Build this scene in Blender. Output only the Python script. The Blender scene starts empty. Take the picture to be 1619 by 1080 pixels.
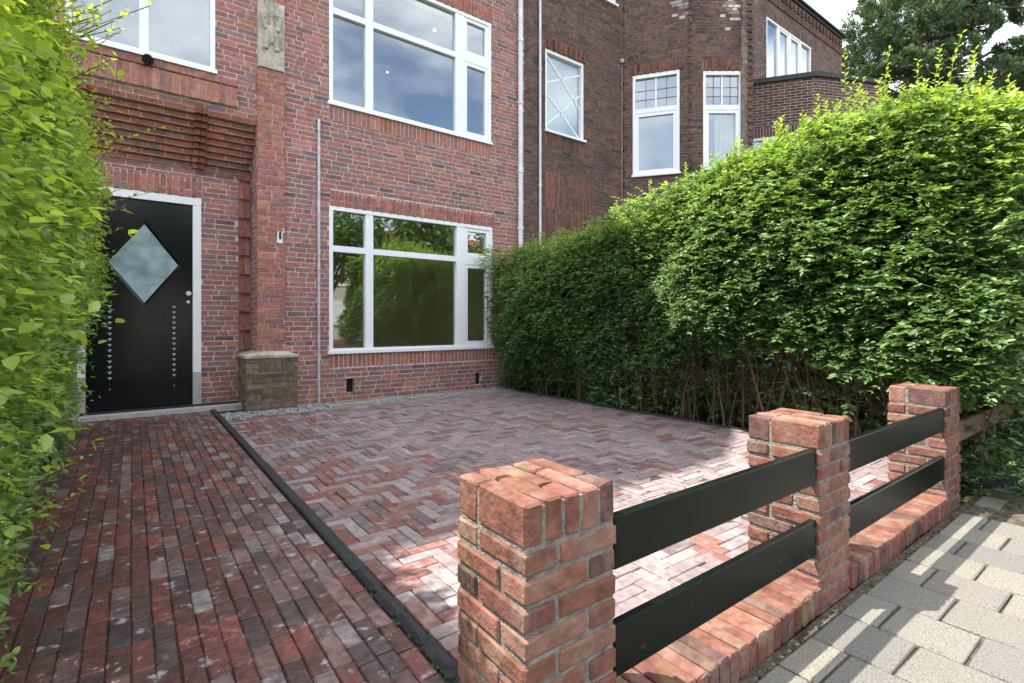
import bpy, math, random
import numpy as np
from mathutils import Vector, Matrix
random.seed(7); rng = np.random.default_rng(7)
S = bpy.context.scene; COL = S.collection
R = math.radians
# ---------------------------------------------------------------- camera, sky, sun, exposure
cd = bpy.data.cameras.new('camera'); cam = bpy.data.objects.new('camera', cd); COL.objects.link(cam)
cam.location = (0, -6.8, 1.05); cam.rotation_euler = (R(90), 0, R(-36.7))
cd.sensor_width = 36; cd.lens = 805 / 1619 * 36; cd.shift_y = -30 / 1619; cd.clip_end = 2000; cd.clip_start = .02
S.camera = cam
TOSUN = Vector((-.47, .41, 1)).normalized()
EL = math.asin(TOSUN.z); AZ = math.atan2(TOSUN.x, TOSUN.y)
w = bpy.data.worlds.new('World'); S.world = w; w.use_nodes = True
nt = w.node_tree; N = nt.nodes; L = nt.links; N.clear()
wo = N.new('ShaderNodeOutputWorld'); bg = N.new('ShaderNodeBackground'); sk = N.new('ShaderNodeTexSky')
sk.sky_type = 'NISHITA'; sk.sun_disc = False; sk.sun_elevation = EL; sk.sun_rotation = AZ; sk.air_density = 1.0; sk.dust_density = 3.0
tc = N.new('ShaderNodeTexCoord'); no = N.new('ShaderNodeTexNoise'); no.inputs['Scale'].default_value = 2.6; no.inputs['Detail'].default_value = 9; no.inputs['Roughness'].default_value = .52
mp = N.new('ShaderNodeMapping'); mp.inputs['Scale'].default_value = (1, 1, 2.2); mp.inputs['Location'].default_value = (5.3, .2, 1.4)
rp = N.new('ShaderNodeValToRGB'); rp.color_ramp.elements[0].position = .36; rp.color_ramp.elements[1].position = .60
mx = N.new('ShaderNodeMix'); mx.data_type = 'RGBA'; mx.inputs[7].default_value = (7.2, 7.3, 7.6, 1)
L.new(tc.outputs['Generated'], mp.inputs['Vector']); L.new(mp.outputs[0], no.inputs['Vector']); L.new(no.outputs['Fac'], rp.inputs['Fac'])
L.new(rp.outputs['Color'], mx.inputs['Factor']); L.new(sk.outputs[0], mx.inputs[6]); L.new(mx.outputs[2], bg.inputs['Color'])
bg.inputs['Strength'].default_value = .15; L.new(bg.outputs[0], wo.inputs[0])
sl = bpy.data.lights.new('sun', 'SUN'); sl.energy = 4.0; sl.angle = R(.53); sl.color = (1, .955, .88)
so = bpy.data.objects.new('sun', sl); COL.objects.link(so); so.rotation_euler = (-TOSUN).to_track_quat('-Z', 'Y').to_euler(); so.location = (-10, 10, 20)
S.view_settings.view_transform = 'Standard'; S.view_settings.look = 'None'; S.view_settings.gamma = 1; S.view_settings.exposure = 1.52
S.render.engine = 'CYCLES'
# ---------------------------------------------------------------- materials
def mat(name, color=(.5, .5, .5), rough=.8, attr=False, nscale=30, namp=.25, bump=.15, bscale=60, spec=.5, metal=0, coat=0, blotch=None, bdist=.01):
    m = bpy.data.materials.new(name); m.use_nodes = True
    nt = m.node_tree; N = nt.nodes; L = nt.links; b = N['Principled BSDF']
    b.inputs['Roughness'].default_value = rough; b.inputs['Specular IOR Level'].default_value = spec; b.inputs['Metallic'].default_value = metal
    if coat: b.inputs['Coat Weight'].default_value = coat; b.inputs['Coat Roughness'].default_value = .08
    tc = N.new('ShaderNodeTexCoord')
    if attr:
        a = N.new('ShaderNodeAttribute'); a.attribute_name = 'bc'; src = a.outputs['Color']
    else:
        a = N.new('ShaderNodeRGB'); a.outputs[0].default_value = (*color, 1); src = a.outputs[0]
    if namp:
        n = N.new('ShaderNodeTexNoise'); n.inputs['Scale'].default_value = nscale; n.inputs['Detail'].default_value = 6; L.new(tc.outputs['Object'], n.inputs['Vector'])
        mr = N.new('ShaderNodeMapRange'); mr.inputs[1].default_value = .3; mr.inputs[2].default_value = .7; mr.inputs[3].default_value = 1 - namp; mr.inputs[4].default_value = 1 + namp
        L.new(n.outputs['Fac'], mr.inputs[0])
        mm = N.new('ShaderNodeMix'); mm.data_type = 'RGBA'; mm.blend_type = 'MULTIPLY'; mm.inputs[0].default_value = 1
        L.new(src, mm.inputs[6]); L.new(mr.outputs[0], mm.inputs[7]); src = mm.outputs[2]
    for bl in (blotch or []):
        bc, lo, hi, sc, mxf = bl
        n = N.new('ShaderNodeTexNoise'); n.inputs['Scale'].default_value = sc; n.inputs['Detail'].default_value = 7; n.inputs['Roughness'].default_value = .62; L.new(tc.outputs['Object'], n.inputs['Vector'])
        mr = N.new('ShaderNodeMapRange'); mr.inputs[1].default_value = lo; mr.inputs[2].default_value = hi; mr.inputs[3].default_value = 0; mr.inputs[4].default_value = mxf
        L.new(n.outputs['Fac'], mr.inputs[0])
        mm = N.new('ShaderNodeMix'); mm.data_type = 'RGBA'; mm.inputs[7].default_value = (*bc, 1); L.new(mr.outputs[0], mm.inputs[0]); L.new(src, mm.inputs[6]); src = mm.outputs[2]
    L.new(src, b.inputs['Base Color'])
    if bump:
        n = N.new('ShaderNodeTexNoise'); n.inputs['Scale'].default_value = bscale; n.inputs['Detail'].default_value = 8; L.new(tc.outputs['Object'], n.inputs['Vector'])
        bp = N.new('ShaderNodeBump'); bp.inputs['Strength'].default_value = bump; bp.inputs['Distance'].default_value = bdist; L.new(n.outputs['Fac'], bp.inputs['Height']); L.new(bp.outputs[0], b.inputs['Normal'])
    return m
M = {}
M['brick'] = mat('house_brick', attr=True, rough=.85, nscale=22, namp=.28, bump=.4, bscale=70, spec=.3, blotch=[((.45, .37, .34), .58, .80, 1.1, .4), ((.50, .43, .40), .62, .72, 16, .5)])
M['mortar'] = mat('pale_mortar', (.56, .47, .42), .95, nscale=14, namp=.3, bump=.4, spec=.1, blotch=[((.26, .20, .18), .52, .7, 2.2, .6)])
M['nbrick'] = mat('sooty_brick', attr=True, rough=.85, nscale=18, namp=.35, bump=.4, bscale=70, spec=.3, blotch=[((.032, .026, .024), .5, .68, 1.3, .6)])
M['nmortar'] = mat('sooty_mortar', (.20, .15, .135), .95, nscale=9, namp=.45, bump=.4, spec=.1, blotch=[((.05, .04, .035), .5, .65, 2.2, .6)])
M['lime'] = mat('lime_bloom', attr=True, rough=.9, nscale=18, namp=.2, blotch=[((.62, .58, .56), .46, .56, 9, .9)])
M['fmortar'] = mat('light_mortar', (.50, .45, .41), .95, nscale=14, namp=.3, bump=.4, spec=.1)
M['pier'] = mat('weathered_brick', attr=True, rough=.9, nscale=26, namp=.3, bump=.6, bscale=65, spec=.2, bdist=.010, blotch=[((.29, .215, .165), .50, .68, 9, .5), ((.17, .17, .055), .60, .72, 5, .6), ((.09, .05, .045), .60, .74, 7, .5)])
M['pmortar'] = mat('rough_mortar', (.23, .215, .19), 1, nscale=30, namp=.4, bump=1, bscale=120, spec=.05, bdist=.012, blotch=[((.20, .21, .07), .55, .7, 6, .6)])
M['pave'] = mat('herringbone_brick', attr=True, rough=.62, nscale=30, namp=.28, bump=.5, bscale=80, spec=.5, blotch=[((.42, .36, .36), .50, .72, 14, .5), ((.10, .085, .06), .58, .74, 4, .45)])
M['path'] = mat('path_brick', attr=True, rough=.5, nscale=26, namp=.4, bump=.6, bscale=70, spec=.5, blotch=[((.05, .035, .032), .48, .70, 9, .7), ((.46, .44, .44), .60, .66, 13, .7)])
M['joint'] = mat('joint_sand', (.085, .072, .058), 1, nscale=60, namp=.4, bump=.6, spec=.1, blotch=[((.07, .09, .02), .56, .7, 5, .5)])
M['tile'] = mat('concrete_tile', attr=True, rough=.9, nscale=240, namp=.35, bump=.8, bscale=320, spec=.25, bdist=.004, blotch=[((.17, .16, .13), .52, .7, 4, .5), ((.07, .068, .066), .54, .60, 150, .7)])
M['soil'] = mat('dark_soil', (.045, .034, .024), 1, nscale=25, namp=.5, bump=1, bscale=60, spec=.1, bdist=.05)
M['dirt'] = mat('sandy_dirt', (.12, .105, .078), 1, nscale=35, namp=.5, bump=1, bscale=90, spec=.1, bdist=.02, blotch=[((.05, .045, .03), .48, .62, 6, .8)])
M['asphalt'] = mat('asphalt', (.06, .06, .062), .9, nscale=150, namp=.3, bump=.6, bscale=200, spec=.3)
M['grass'] = mat('far_ground', (.07, .10, .035), 1, nscale=2, namp=.4, bump=.4, bscale=20, spec=.1)
M['kerb'] = mat('black_kerb', (.032, .034, .036), .75, nscale=40, namp=.35, bump=.5, bscale=110, spec=.4, blotch=[((.12, .13, .07), .62, .74, 9, .5)])
M['white'] = mat('white_paint', (.80, .81, .82), .35, nscale=5, namp=.03, bump=.03, bscale=40)
M['stone'] = mat('pale_stone', (.46, .42, .35), .9, nscale=20, namp=.2, bump=.8, bscale=40, spec=.2, bdist=.02, blotch=[((.16, .15, .11), .50, .70, 7, .7)])
M['slab'] = mat('door_slab', (.42, .40, .38), .8, nscale=30, namp=.2, bump=.3, bscale=80, blotch=[((.15, .13, .10), .56, .7, 6, .6)])
M['mat'] = mat('black_mat', (.02, .022, .026), .95, nscale=80, namp=.4, bump=.8, bscale=300)
M['moss'] = mat('mossy_brick', attr=True, rough=.95, nscale=26, namp=.35, bump=.8, bscale=60, spec=.15, blotch=[((.15, .145, .07), .48, .68, 5, .6)])
M['mmortar'] = mat('mossy_mortar', (.27, .25, .16), 1, nscale=26, namp=.3, bump=.6, bscale=90, spec=.1, blotch=[((.15, .145, .08), .46, .66, 5, .5)])
M['door'] = mat('black_gloss_paint', (.004, .006, .008), .16, namp=0, bump=.05, bscale=9, spec=.35, bdist=.01)
M['rail'] = mat('green_black_paint', (.004, .0065, .005), .25, nscale=5, namp=.3, bump=.08, bscale=14, spec=.12, blotch=[((.10, .10, .085), .66, .70, 26, .3)])
M['railwood'] = mat('weathered_wood', (.13, .085, .06), .85, nscale=12, namp=.4, bump=.6, bscale=50)
M['metal'] = mat('brushed_metal', (.62, .62, .62), .3, metal=1, namp=.05, bump=.02)
M['stud'] = mat('pale_enamel', (.75, .77, .80), .3, namp=0, bump=0)
M['pipe'] = mat('zinc_pipe', (.50, .50, .51), .5, metal=.3, nscale=12, namp=.25, bump=.1)
M['pvc'] = mat('white_pipe', (.66, .67, .69), .5, nscale=8, namp=.12, bump=.05)
M['black'] = mat('black_plastic', (.015, .014, .014), .5, namp=.1, bump=.05)
M['void'] = mat('vent_black', (.012, .01, .01), .9, namp=.1, bump=.2)
M['lead'] = mat('dark_coping', (.035, .037, .036), .7, nscale=12, namp=.35, bump=.4, bscale=60)
M['room'] = mat('room_plaster', (.66, .60, .40), .9, namp=.05, bump=.02)
M['roompale'] = mat('pale_room_plaster', (.20, .23, .27), .9, namp=.05, bump=.02)
M['blind'] = mat('white_blind', (.55, .57, .60), .8, namp=.06, bump=.1)
M['curtain'] = mat('curtain_cloth', (.55, .56, .58), .9, namp=.1, bump=.1)
M['rooftile'] = mat('red_roof_tile', (.30, .07, .04), .8, nscale=6, namp=.3, bump=.5)
M['bark'] = mat('bark', (.10, .065, .042), .95, nscale=18, namp=.4, bump=.8, bscale=40)
M['stem'] = mat('hedge_stem', (.13, .085, .055), .9, nscale=30, namp=.4, bump=.5)
M['gravel'] = mat('grey_gravel', attr=True, rough=.85, nscale=60, namp=.3, bump=.2)
M['slabstone'] = mat('border_slab', (.30, .28, .20), .9, nscale=24, namp=.3, bump=.5, blotch=[((.12, .12, .07), .5, .7, 6, .7)])
def glass(name, fac_ior, tint, tr=.75, rough=0):
    m = bpy.data.materials.new(name); m.use_nodes = True; nt = m.node_tree; N = nt.nodes; L = nt.links; N.clear()
    o = N.new('ShaderNodeOutputMaterial'); g = N.new('ShaderNodeBsdfGlossy'); g.inputs['Roughness'].default_value = rough; g.inputs['Color'].default_value = (.92, .96, 1, 1)
    t = N.new('ShaderNodeBsdfTransparent'); t.inputs['Color'].default_value = (*[c * tr for c in tint], 1)
    lw = N.new('ShaderNodeLayerWeight'); lw.inputs['Blend'].default_value = .5
    pw = N.new('ShaderNodeMath'); pw.operation = 'POWER'; L.new(lw.outputs['Facing'], pw.inputs[0]); pw.inputs[1].default_value = 4
    f = N.new('ShaderNodeMapRange'); L.new(pw.outputs[0], f.inputs[0]); f.inputs[3].default_value = fac_ior; f.inputs[4].default_value = 1
    tc = N.new('ShaderNodeTexCoord'); n = N.new('ShaderNodeTexNoise'); n.inputs['Scale'].default_value = 1.6; L.new(tc.outputs['Object'], n.inputs['Vector'])
    bp = N.new('ShaderNodeBump'); bp.inputs['Strength'].default_value = .10; bp.inputs['Distance'].default_value = .012; L.new(n.outputs['Fac'], bp.inputs['Height']); L.new(bp.outputs[0], g.inputs['Normal'])
    x = N.new('ShaderNodeMixShader'); L.new(f.outputs[0], x.inputs[0]); L.new(t.outputs[0], x.inputs[1]); L.new(g.outputs[0], x.inputs[2]); L.new(x.outputs[0], o.inputs[0])
    return m
M['glass'] = glass('double_glazing', .19, (.97, 1, .95), .92, .015)
M['frost'] = mat('frosted_glass', (.22, .32, .33), .18, nscale=7, namp=.35, bump=.3, bscale=60, coat=.6)
def leafmat(name, trans=.38, rough=.42):
    m = bpy.data.materials.new(name); m.use_nodes = True; nt = m.node_tree; N = nt.nodes; L = nt.links; b = N['Principled BSDF']; o = N['Material Output']
    a = N.new('ShaderNodeAttribute'); a.attribute_name = 'bc'; L.new(a.outputs['Color'], b.inputs['Base Color']); b.inputs['Roughness'].default_value = rough; b.inputs['Specular IOR Level'].default_value = .5
    t = N.new('ShaderNodeBsdfTranslucent'); h = N.new('ShaderNodeMix'); h.data_type = 'RGBA'; h.blend_type = 'MULTIPLY'; h.inputs[0].default_value = 1; h.inputs[7].default_value = (1.9, 1.75, .75, 1)
    L.new(a.outputs['Color'], h.inputs[6]); L.new(h.outputs[2], t.inputs['Color'])
    x = N.new('ShaderNodeMixShader'); x.inputs[0].default_value = trans; L.new(b.outputs[0], x.inputs[1]); L.new(t.outputs[0], x.inputs[2]); L.new(x.outputs[0], o.inputs['Surface'])
    return m
M['leaf'] = leafmat('hedge_leaf', .30, .48); M['leafl'] = leafmat('thin_leaf', .44, .40); M['needle'] = leafmat('pine_needle', .12, .6)
# ---------------------------------------------------------------- object helpers
def tag(o, label=None, cat=None, group=None, kind=None):
    for k, v in (('label', label), ('category', cat), ('group', group), ('kind', kind)):
        if v: o[k] = v
    return o
def empty(name, loc, label, cat, group=None):
    o = bpy.data.objects.new(name, None); COL.objects.link(o); o.location = loc; o.empty_display_size = .2
    bpy.context.view_layer.update()
    return tag(o, label, cat, group)
def link(name, me, parent=None):
    o = bpy.data.objects.new(name, me); COL.objects.link(o)
    if parent:
        o.parent = parent
        o.location = -Vector(wloc(parent))
    return o
def wloc(o):
    v = Vector(o.location)
    while o.parent: o = o.parent; v += Vector(o.location)
    return v
class F:                                     # a vertical wall frame: origin, direction along it; outward normal to its right
    def __init__(s, o, u):
        s.o = Vector(o); s.u = Vector((u[0], u[1], 0)).normalized(); s.n = Vector((s.u.y, -s.u.x, 0)); s.z = Vector((0, 0, 1))
    def p(s, a, b, c): return s.o + s.u * a + s.z * b + s.n * c
    def off(s, d): return F(s.o + s.n * d, s.u)
W0 = F((0, 0, 0), (1, 0)); WR = F((0, .45, 0), (1, 0))
SG = [(-1, -1, -1), (1, -1, -1), (1, 1, -1), (-1, 1, -1), (-1, -1, 1), (1, -1, 1), (1, 1, 1), (-1, 1, 1)]
BF = [(0, 3, 2, 1), (4, 5, 6, 7), (0, 1, 5, 4), (1, 2, 6, 5), (2, 3, 7, 6), (3, 0, 4, 7)]
# rounded box topology
RV = []; RI = {}
for s in SG:
    for a in range(3): RI[(s, a)] = len(RV); RV.append((s, a))
RF = []
def _o(idx):
    pts = [np.array([ (RV[i][0][k] * (1 if RV[i][1] == k else .8)) for k in range(3)]) for i in idx]
    c = sum(pts) / len(pts); n = np.cross(pts[1] - pts[0], pts[2] - pts[0]); return tuple(idx) if np.dot(n, c) > 0 else tuple(reversed(idx))
for a in range(3):
    b, c = (a + 1) % 3, (a + 2) % 3
    for sa in (-1, 1):
        q = []
        for sb, sc in ((-1, -1), (1, -1), (1, 1), (-1, 1)):
            s = [0, 0, 0]; s[a] = sa; s[b] = sb; s[c] = sc; q.append(RI[(tuple(s), a)])
        RF.append(_o(q))
    for sb in (-1, 1):
        for sc in (-1, 1):
            s1 = [0, 0, 0]; s1[a] = -1; s1[b] = sb; s1[c] = sc; s2 = list(s1); s2[a] = 1; s1 = tuple(s1); s2 = tuple(s2)
            RF.append(_o([RI[(s1, b)], RI[(s2, b)], RI[(s2, c)], RI[(s1, c)]]))
for s in SG: RF.append(_o([RI[(s, 0)], RI[(s, 1)], RI[(s, 2)]]))
class MB:
    def __init__(s): s.v = []; s.f = []; s.c = []
    def add(s, vs, fs, col=(.5, .5, .5)):
        b = len(s.v); s.v += [tuple(x) for x in vs]; s.f += [tuple(i + b for i in f) for f in fs]; s.c += [col] * len(vs)
    def fbox(s, fr, u0, u1, v0, v1, w0, w1, col=(.5, .5, .5), back=True):
        vs = [fr.p(a, b, c) for a, b, c in ((u0, v0, w0), (u1, v0, w0), (u1, v0, w1), (u0, v0, w1), (u0, v1, w0), (u1, v1, w0), (u1, v1, w1), (u0, v1, w1))]
        fs = [(0, 1, 2, 3), (7, 6, 5, 4), (3, 2, 6, 7), (0, 3, 7, 4), (2, 1, 5, 6)]
        if back: fs.append((1, 0, 4, 5))
        s.add(vs, fs, col)
    def box(s, x0, x1, y0, y1, z0, z1, col=(.5, .5, .5)):
        s.add([((x0 + x1) / 2 + a * (x1 - x0) / 2, (y0 + y1) / 2 + b * (y1 - y0) / 2, (z0 + z1) / 2 + c * (z1 - z0) / 2) for a, b, c in SG], BF, col)
    def rbox(s, c, h, ch=.004, col=(.5, .5, .5), rot=None, j=0):
        vs = []
        for sg, a in RV:
            p = Vector([sg[k] * (h[k] if k == a else h[k] - ch) for k in range(3)])
            if j: p += Vector([random.uniform(-j, j) for _ in range(3)])
            if rot: p = rot @ p
            vs.append(p + Vector(c))
        s.add(vs, RF, col)
    def tube(s, pts, r0, r1, n=6, col=(.5, .5, .5)):
        pts = [Vector(p) for p in pts]; vs = []; k = len(pts)
        for i, p in enumerate(pts):
            d = (pts[min(i + 1, k - 1)] - pts[max(i - 1, 0)]).normalized(); a = d.orthogonal().normalized(); b = d.cross(a)
            r = r0 + (r1 - r0) * i / (k - 1)
            for t in range(n): vs.append(p + (a * math.cos(2 * math.pi * t / n) + b * math.sin(2 * math.pi * t / n)) * r)
        fs = [(i * n + t, i * n + (t + 1) % n, (i + 1) * n + (t + 1) % n, (i + 1) * n + t) for i in range(k - 1) for t in range(n)]
        fs += [tuple(range(n))[::-1], tuple((k - 1) * n + t for t in range(n))]
        s.add(vs, fs, col)
    def quad(s, p, col=(.5, .5, .5)): s.add(p, [tuple(range(len(p)))], col)
    def build(s, name, m, parent=None, attr=False, smooth=False):
        me = bpy.data.meshes.new(name); me.from_pydata(s.v, [], s.f)
        if attr:
            a = me.color_attributes.new('bc', 'FLOAT_COLOR', 'POINT'); a.data.foreach_set('color', np.hstack([np.array(s.c, 'f'), np.ones((len(s.c), 1), 'f')]).ravel())
        if smooth: me.polygons.foreach_set('use_smooth', [True] * len(me.polygons))
        me.materials.append(m); me.update(); return link(name, me, parent)
def pal(ws, jit=.16):
    t = sum(a for a, _ in ws)
    def f(bias=None):
        r = random.uniform(0, t)
        for a, c in ws:
            r -= a
            if r <= 0: break
        k = 1 + random.uniform(-jit, jit); h = .4 * jit; return (c[0] * k, c[1] * k * (1 + random.uniform(-h, h)), c[2] * k * (1 + random.uniform(-h, h)))
    return f
P_HOUSE = pal([(5, (.33, .142, .118)), (4, (.285, .128, .110)), (3, (.255, .138, .128)), (2.4, (.215, .14, .14)), (1, (.39, .185, .135)), (.7, (.15, .10, .10))])
P_HOUSER = pal([(5, (.34, .135, .10)), (3, (.30, .13, .105)), (1, (.26, .14, .125)), (1.2, (.39, .175, .125))])
P_BAND = pal([(5, (.27, .085, .05)), (3, (.21, .08, .05)), (1, (.16, .085, .055))])
P_NB = pal([(4, (.130, .078, .064)), (3, (.11, .070, .060)), (2, (.155, .082, .065)), (1.4, (.07, .053, .048))])
P_NBR = pal([(4, (.19, .08, .058)), (3, (.14, .065, .05)), (1, (.08, .05, .044))])
P_FAR = pal([(4, (.125, .065, .052)), (3, (.10, .058, .05)), (1, (.08, .048, .044)), (1, (.16, .08, .06))])
P_PIER = pal([(5, (.180, .080, .058)), (3, (.155, .068, .050)), (2, (.21, .112, .082)), (1.4, (.11, .064, .054))])
P_MOSS = pal([(3, (.19, .125, .095)), (3, (.15, .11, .085)), (2, (.22, .17, .12)), (1, (.10, .085, .065))])
def sub(rects, hole):
    out = []
    for a0, a1, b0, b1 in rects:
        h0, h1, g0, g1 = hole
        if h0 >= a1 or h1 <= a0 or g0 >= b1 or g1 <= b0: out.append((a0, a1, b0, b1)); continue
        if h0 > a0: out.append((a0, h0, b0, b1))
        if h1 < a1: out.append((h1, a1, b0, b1))
        c0, c1 = max(a0, h0), min(a1, h1)
        if g0 > b0: out.append((c0, c1, b0, g0))
        if g1 < b1: out.append((c0, c1, g1, b1))
    return out
def backing(m, fr, u0, u1, v0, v1, holes, w=-.0015, th=.28):
    us = sorted({u0, u1, *[min(max(h[i], u0), u1) for h in holes for i in (0, 1)]}); vs = sorted({v0, v1, *[min(max(h[i], v0), v1) for h in holes for i in (2, 3)]})
    for i in range(len(us) - 1):
        for k in range(len(vs) - 1):
            cu, cv = (us[i] + us[i + 1]) / 2, (vs[k] + vs[k + 1]) / 2
            if any(h[0] < cu < h[1] and h[2] < cv < h[3] for h in holes): continue
            m.fbox(fr, us[i], us[i + 1], vs[k], vs[k + 1], w - th, w)
def courses(m, fr, u0, u1, v0, v1, holes, p, ch=.0625, w=0, style='mix', j=.0125, depth=.02, stretch=.72, over=None):
    n = max(1, round((v1 - v0) / ch)); ch = (v1 - v0) / n
    for i in range(n):
        v = v0 + i * ch; u = u0 - (random.uniform(0, .2) if style != 'exact' else (0 if i % 2 else .11))
        while u < u1:
            ln = .22 if (style == 'stretch' or random.random() < stretch) else .11
            if style == 'exact': ln = .22
            if max(u, u0) + .03 < u1:
                r = [(max(u + j / 2, u0), min(u + ln - j / 2, u1), v + j / 2, v + ch - j / 2)]
                for h in holes: r = sub(r, h)
                c = (over and over(u + ln / 2, v)) or p(); dw = random.uniform(.0005, .0045)
                for a0, a1, b0, b1 in r:
                    if a1 - a0 > .012 and b1 - b0 > .012: m.fbox(fr, a0, a1, b0, b1, w - depth, w + dw, c, False)
            u += ln
def soldiers(m, fr, u0, u1, v0, v1, p, pitch=.0625, w=0, j=.012, tooth=0, depth=.02):
    n = max(1, round((u1 - u0) / pitch)); pt = (u1 - u0) / n
    for i in range(n):
        a0, a1 = u0 + i * pt + j / 2, u0 + (i + 1) * pt - j / 2; dw = random.uniform(.0005, .0045)
        if tooth and i % 2:
            t = v0 + (v1 - v0) * .80
            m.fbox(fr, a0, a1, v0 + j / 2, t, w - depth, w + dw + .022, p(), False); m.fbox(fr, a0, a1, t + j, v1 - j / 2, w - depth, w + dw, p(), False)
        elif tooth and random.random() < .8:
            t = v0 + (v1 - v0) * .34
            m.fbox(fr, a0, a1, v0 + j / 2, t, w - depth, w + dw, p(), False); m.fbox(fr, a0, a1, t + j, v1 - j / 2, w - depth, w + dw, p(), False)
        else: m.fbox(fr, a0, a1, v0 + j / 2, v1 - j / 2, w - depth, w + dw, p(), False)
def window(parent, fr, u0, u1, v0, v1, us, vs, panes, extra=(), inset=-.02, sill=.035, name='window', sash=(), lbl=None, top=.05):
    """us = list of (a,b) mullions, vs = list of (u0,u1,a,b) transoms; the frame mesh is the window, its panes are children"""
    m = MB(); d0, d1 = inset - .07, inset + .028; e = .05
    m.fbox(fr, u0, u0 + e, v0 + e, v1 - top, d0, d1); m.fbox(fr, u1 - e, u1, v0 + e, v1 - top, d0, d1)
    m.fbox(fr, u0, u1, v1 - top, v1, d0, d1 + .003); m.fbox(fr, u0 - .0, u1 + .0, v0 + .022, v0 + e, d0, d1 + .003)
    for a, b in us: m.fbox(fr, a, b, v0 + e, v1 - top, d0, d1 - .003)
    for a, b, c, d in vs: m.fbox(fr, a, b, c, d, d0, d1 - .007)
    for a, b, c, d, t in sash:
        q0, q1 = d0 + .01, d1 - .014
        m.fbox(fr, a, a + t, c + t, d - t, q0, q1); m.fbox(fr, b - t, b, c + t, d - t, q0, q1); m.fbox(fr, a, b, c, c + t, q0, q1); m.fbox(fr, a, b, d - t, d, q0, q1)
    wn = m.build(name, M['white'], parent)
    if lbl: wn['label'] = lbl
    s = MB(); s.fbox(fr, u0 - .02, u1 + .02, v0 - .02, v0 + .022, d0, sill); s.build('sill', M['white'], wn)
    for a, b, c, d in panes:
        g = MB(); g.fbox(fr, a - .01, b + .01, c - .01, d + .01, inset - .03, inset - .022); g.build('pane', M['glass'], wn)
    return wn
def room(parent, fr, u0, u1, v0, v1, depth, m, w=-.30):
    r = MB(); q = [fr.p(a, b, c) for a, b, c in ((u0, v0, w), (u1, v0, w), (u1, v1, w), (u0, v1, w), (u0, v0, -depth), (u1, v0, -depth), (u1, v1, -depth), (u0, v1, -depth))]
    r.add(q, [(0, 1, 5, 4), (3, 7, 6, 2), (0, 4, 7, 3), (1, 2, 6, 5), (4, 5, 6, 7)]); return r.build('room_interior', m, parent)
# ================================================================ SETTING
g = MB(); g.quad([(-300, -300, -.16), (300, -300, -.16), (300, 300, -.16), (-300, 300, -.16)]); tag(g.build('ground', M['grass']), kind='structure')
g = MB(); g.box(-60, 60, -14.5, -8.6, -.5, -.15); tag(g.build('road', M['asphalt']), kind='structure')
g = MB(); g.box(-60, 60, -8.6, -8.45, -.5, -.07); g.box(-60, 60, -14.65, -14.5, -.5, -.07); tag(g.build('road_kerb', M['slab']), kind='structure')
g = MB(); g.box(-8, 40, -5.80, 0, -.5, -.045); tag(g.build('garden_soil', M['soil']), kind='structure')
# pavement of concrete tiles
g = MB(); g.box(-8, 40, -8.45, -5.93, -.4, -.092); tag(g.build('pavement_bed', M['dirt']), kind='structure')
g = MB(); pt = pal([(5, (.200, .190, .165)), (3, (.190, .179, .153)), (2, (.22, .204, .168)), (.7, (.165, .157, .14))], .04)
i = 0; x = -2.0 - .02
while x < 12:
    y = -5.97 - (.125 if i % 2 else 0)
    if i % 2: g.rbox((x + .124, -6.032, -.092), (.1195, .058, .012), .004, pt(), Matrix.Rotation(random.uniform(-.01, .01), 3, 'Z'), .001)
    while y > -8.3:
        if x < 3.8 or y < -6.75 + .25 * math.sin(x * 3):
            rot = Matrix.Rotation(random.uniform(-.012, .012), 3, 'Z') @ Matrix.Rotation(random.uniform(-.012, .012), 3, 'X') @ Matrix.Rotation(random.uniform(-.012, .012), 3, 'Y')
            g.rbox((x + .124, y - .125, -.093 + random.uniform(-.002, .002)), (.1195, .1200, .013), .005, pt(), rot, .001)
        y -= .25
    x += .249; i += 1
tag(g.build('pavement', M['tile'], attr=True), kind='structure')
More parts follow.
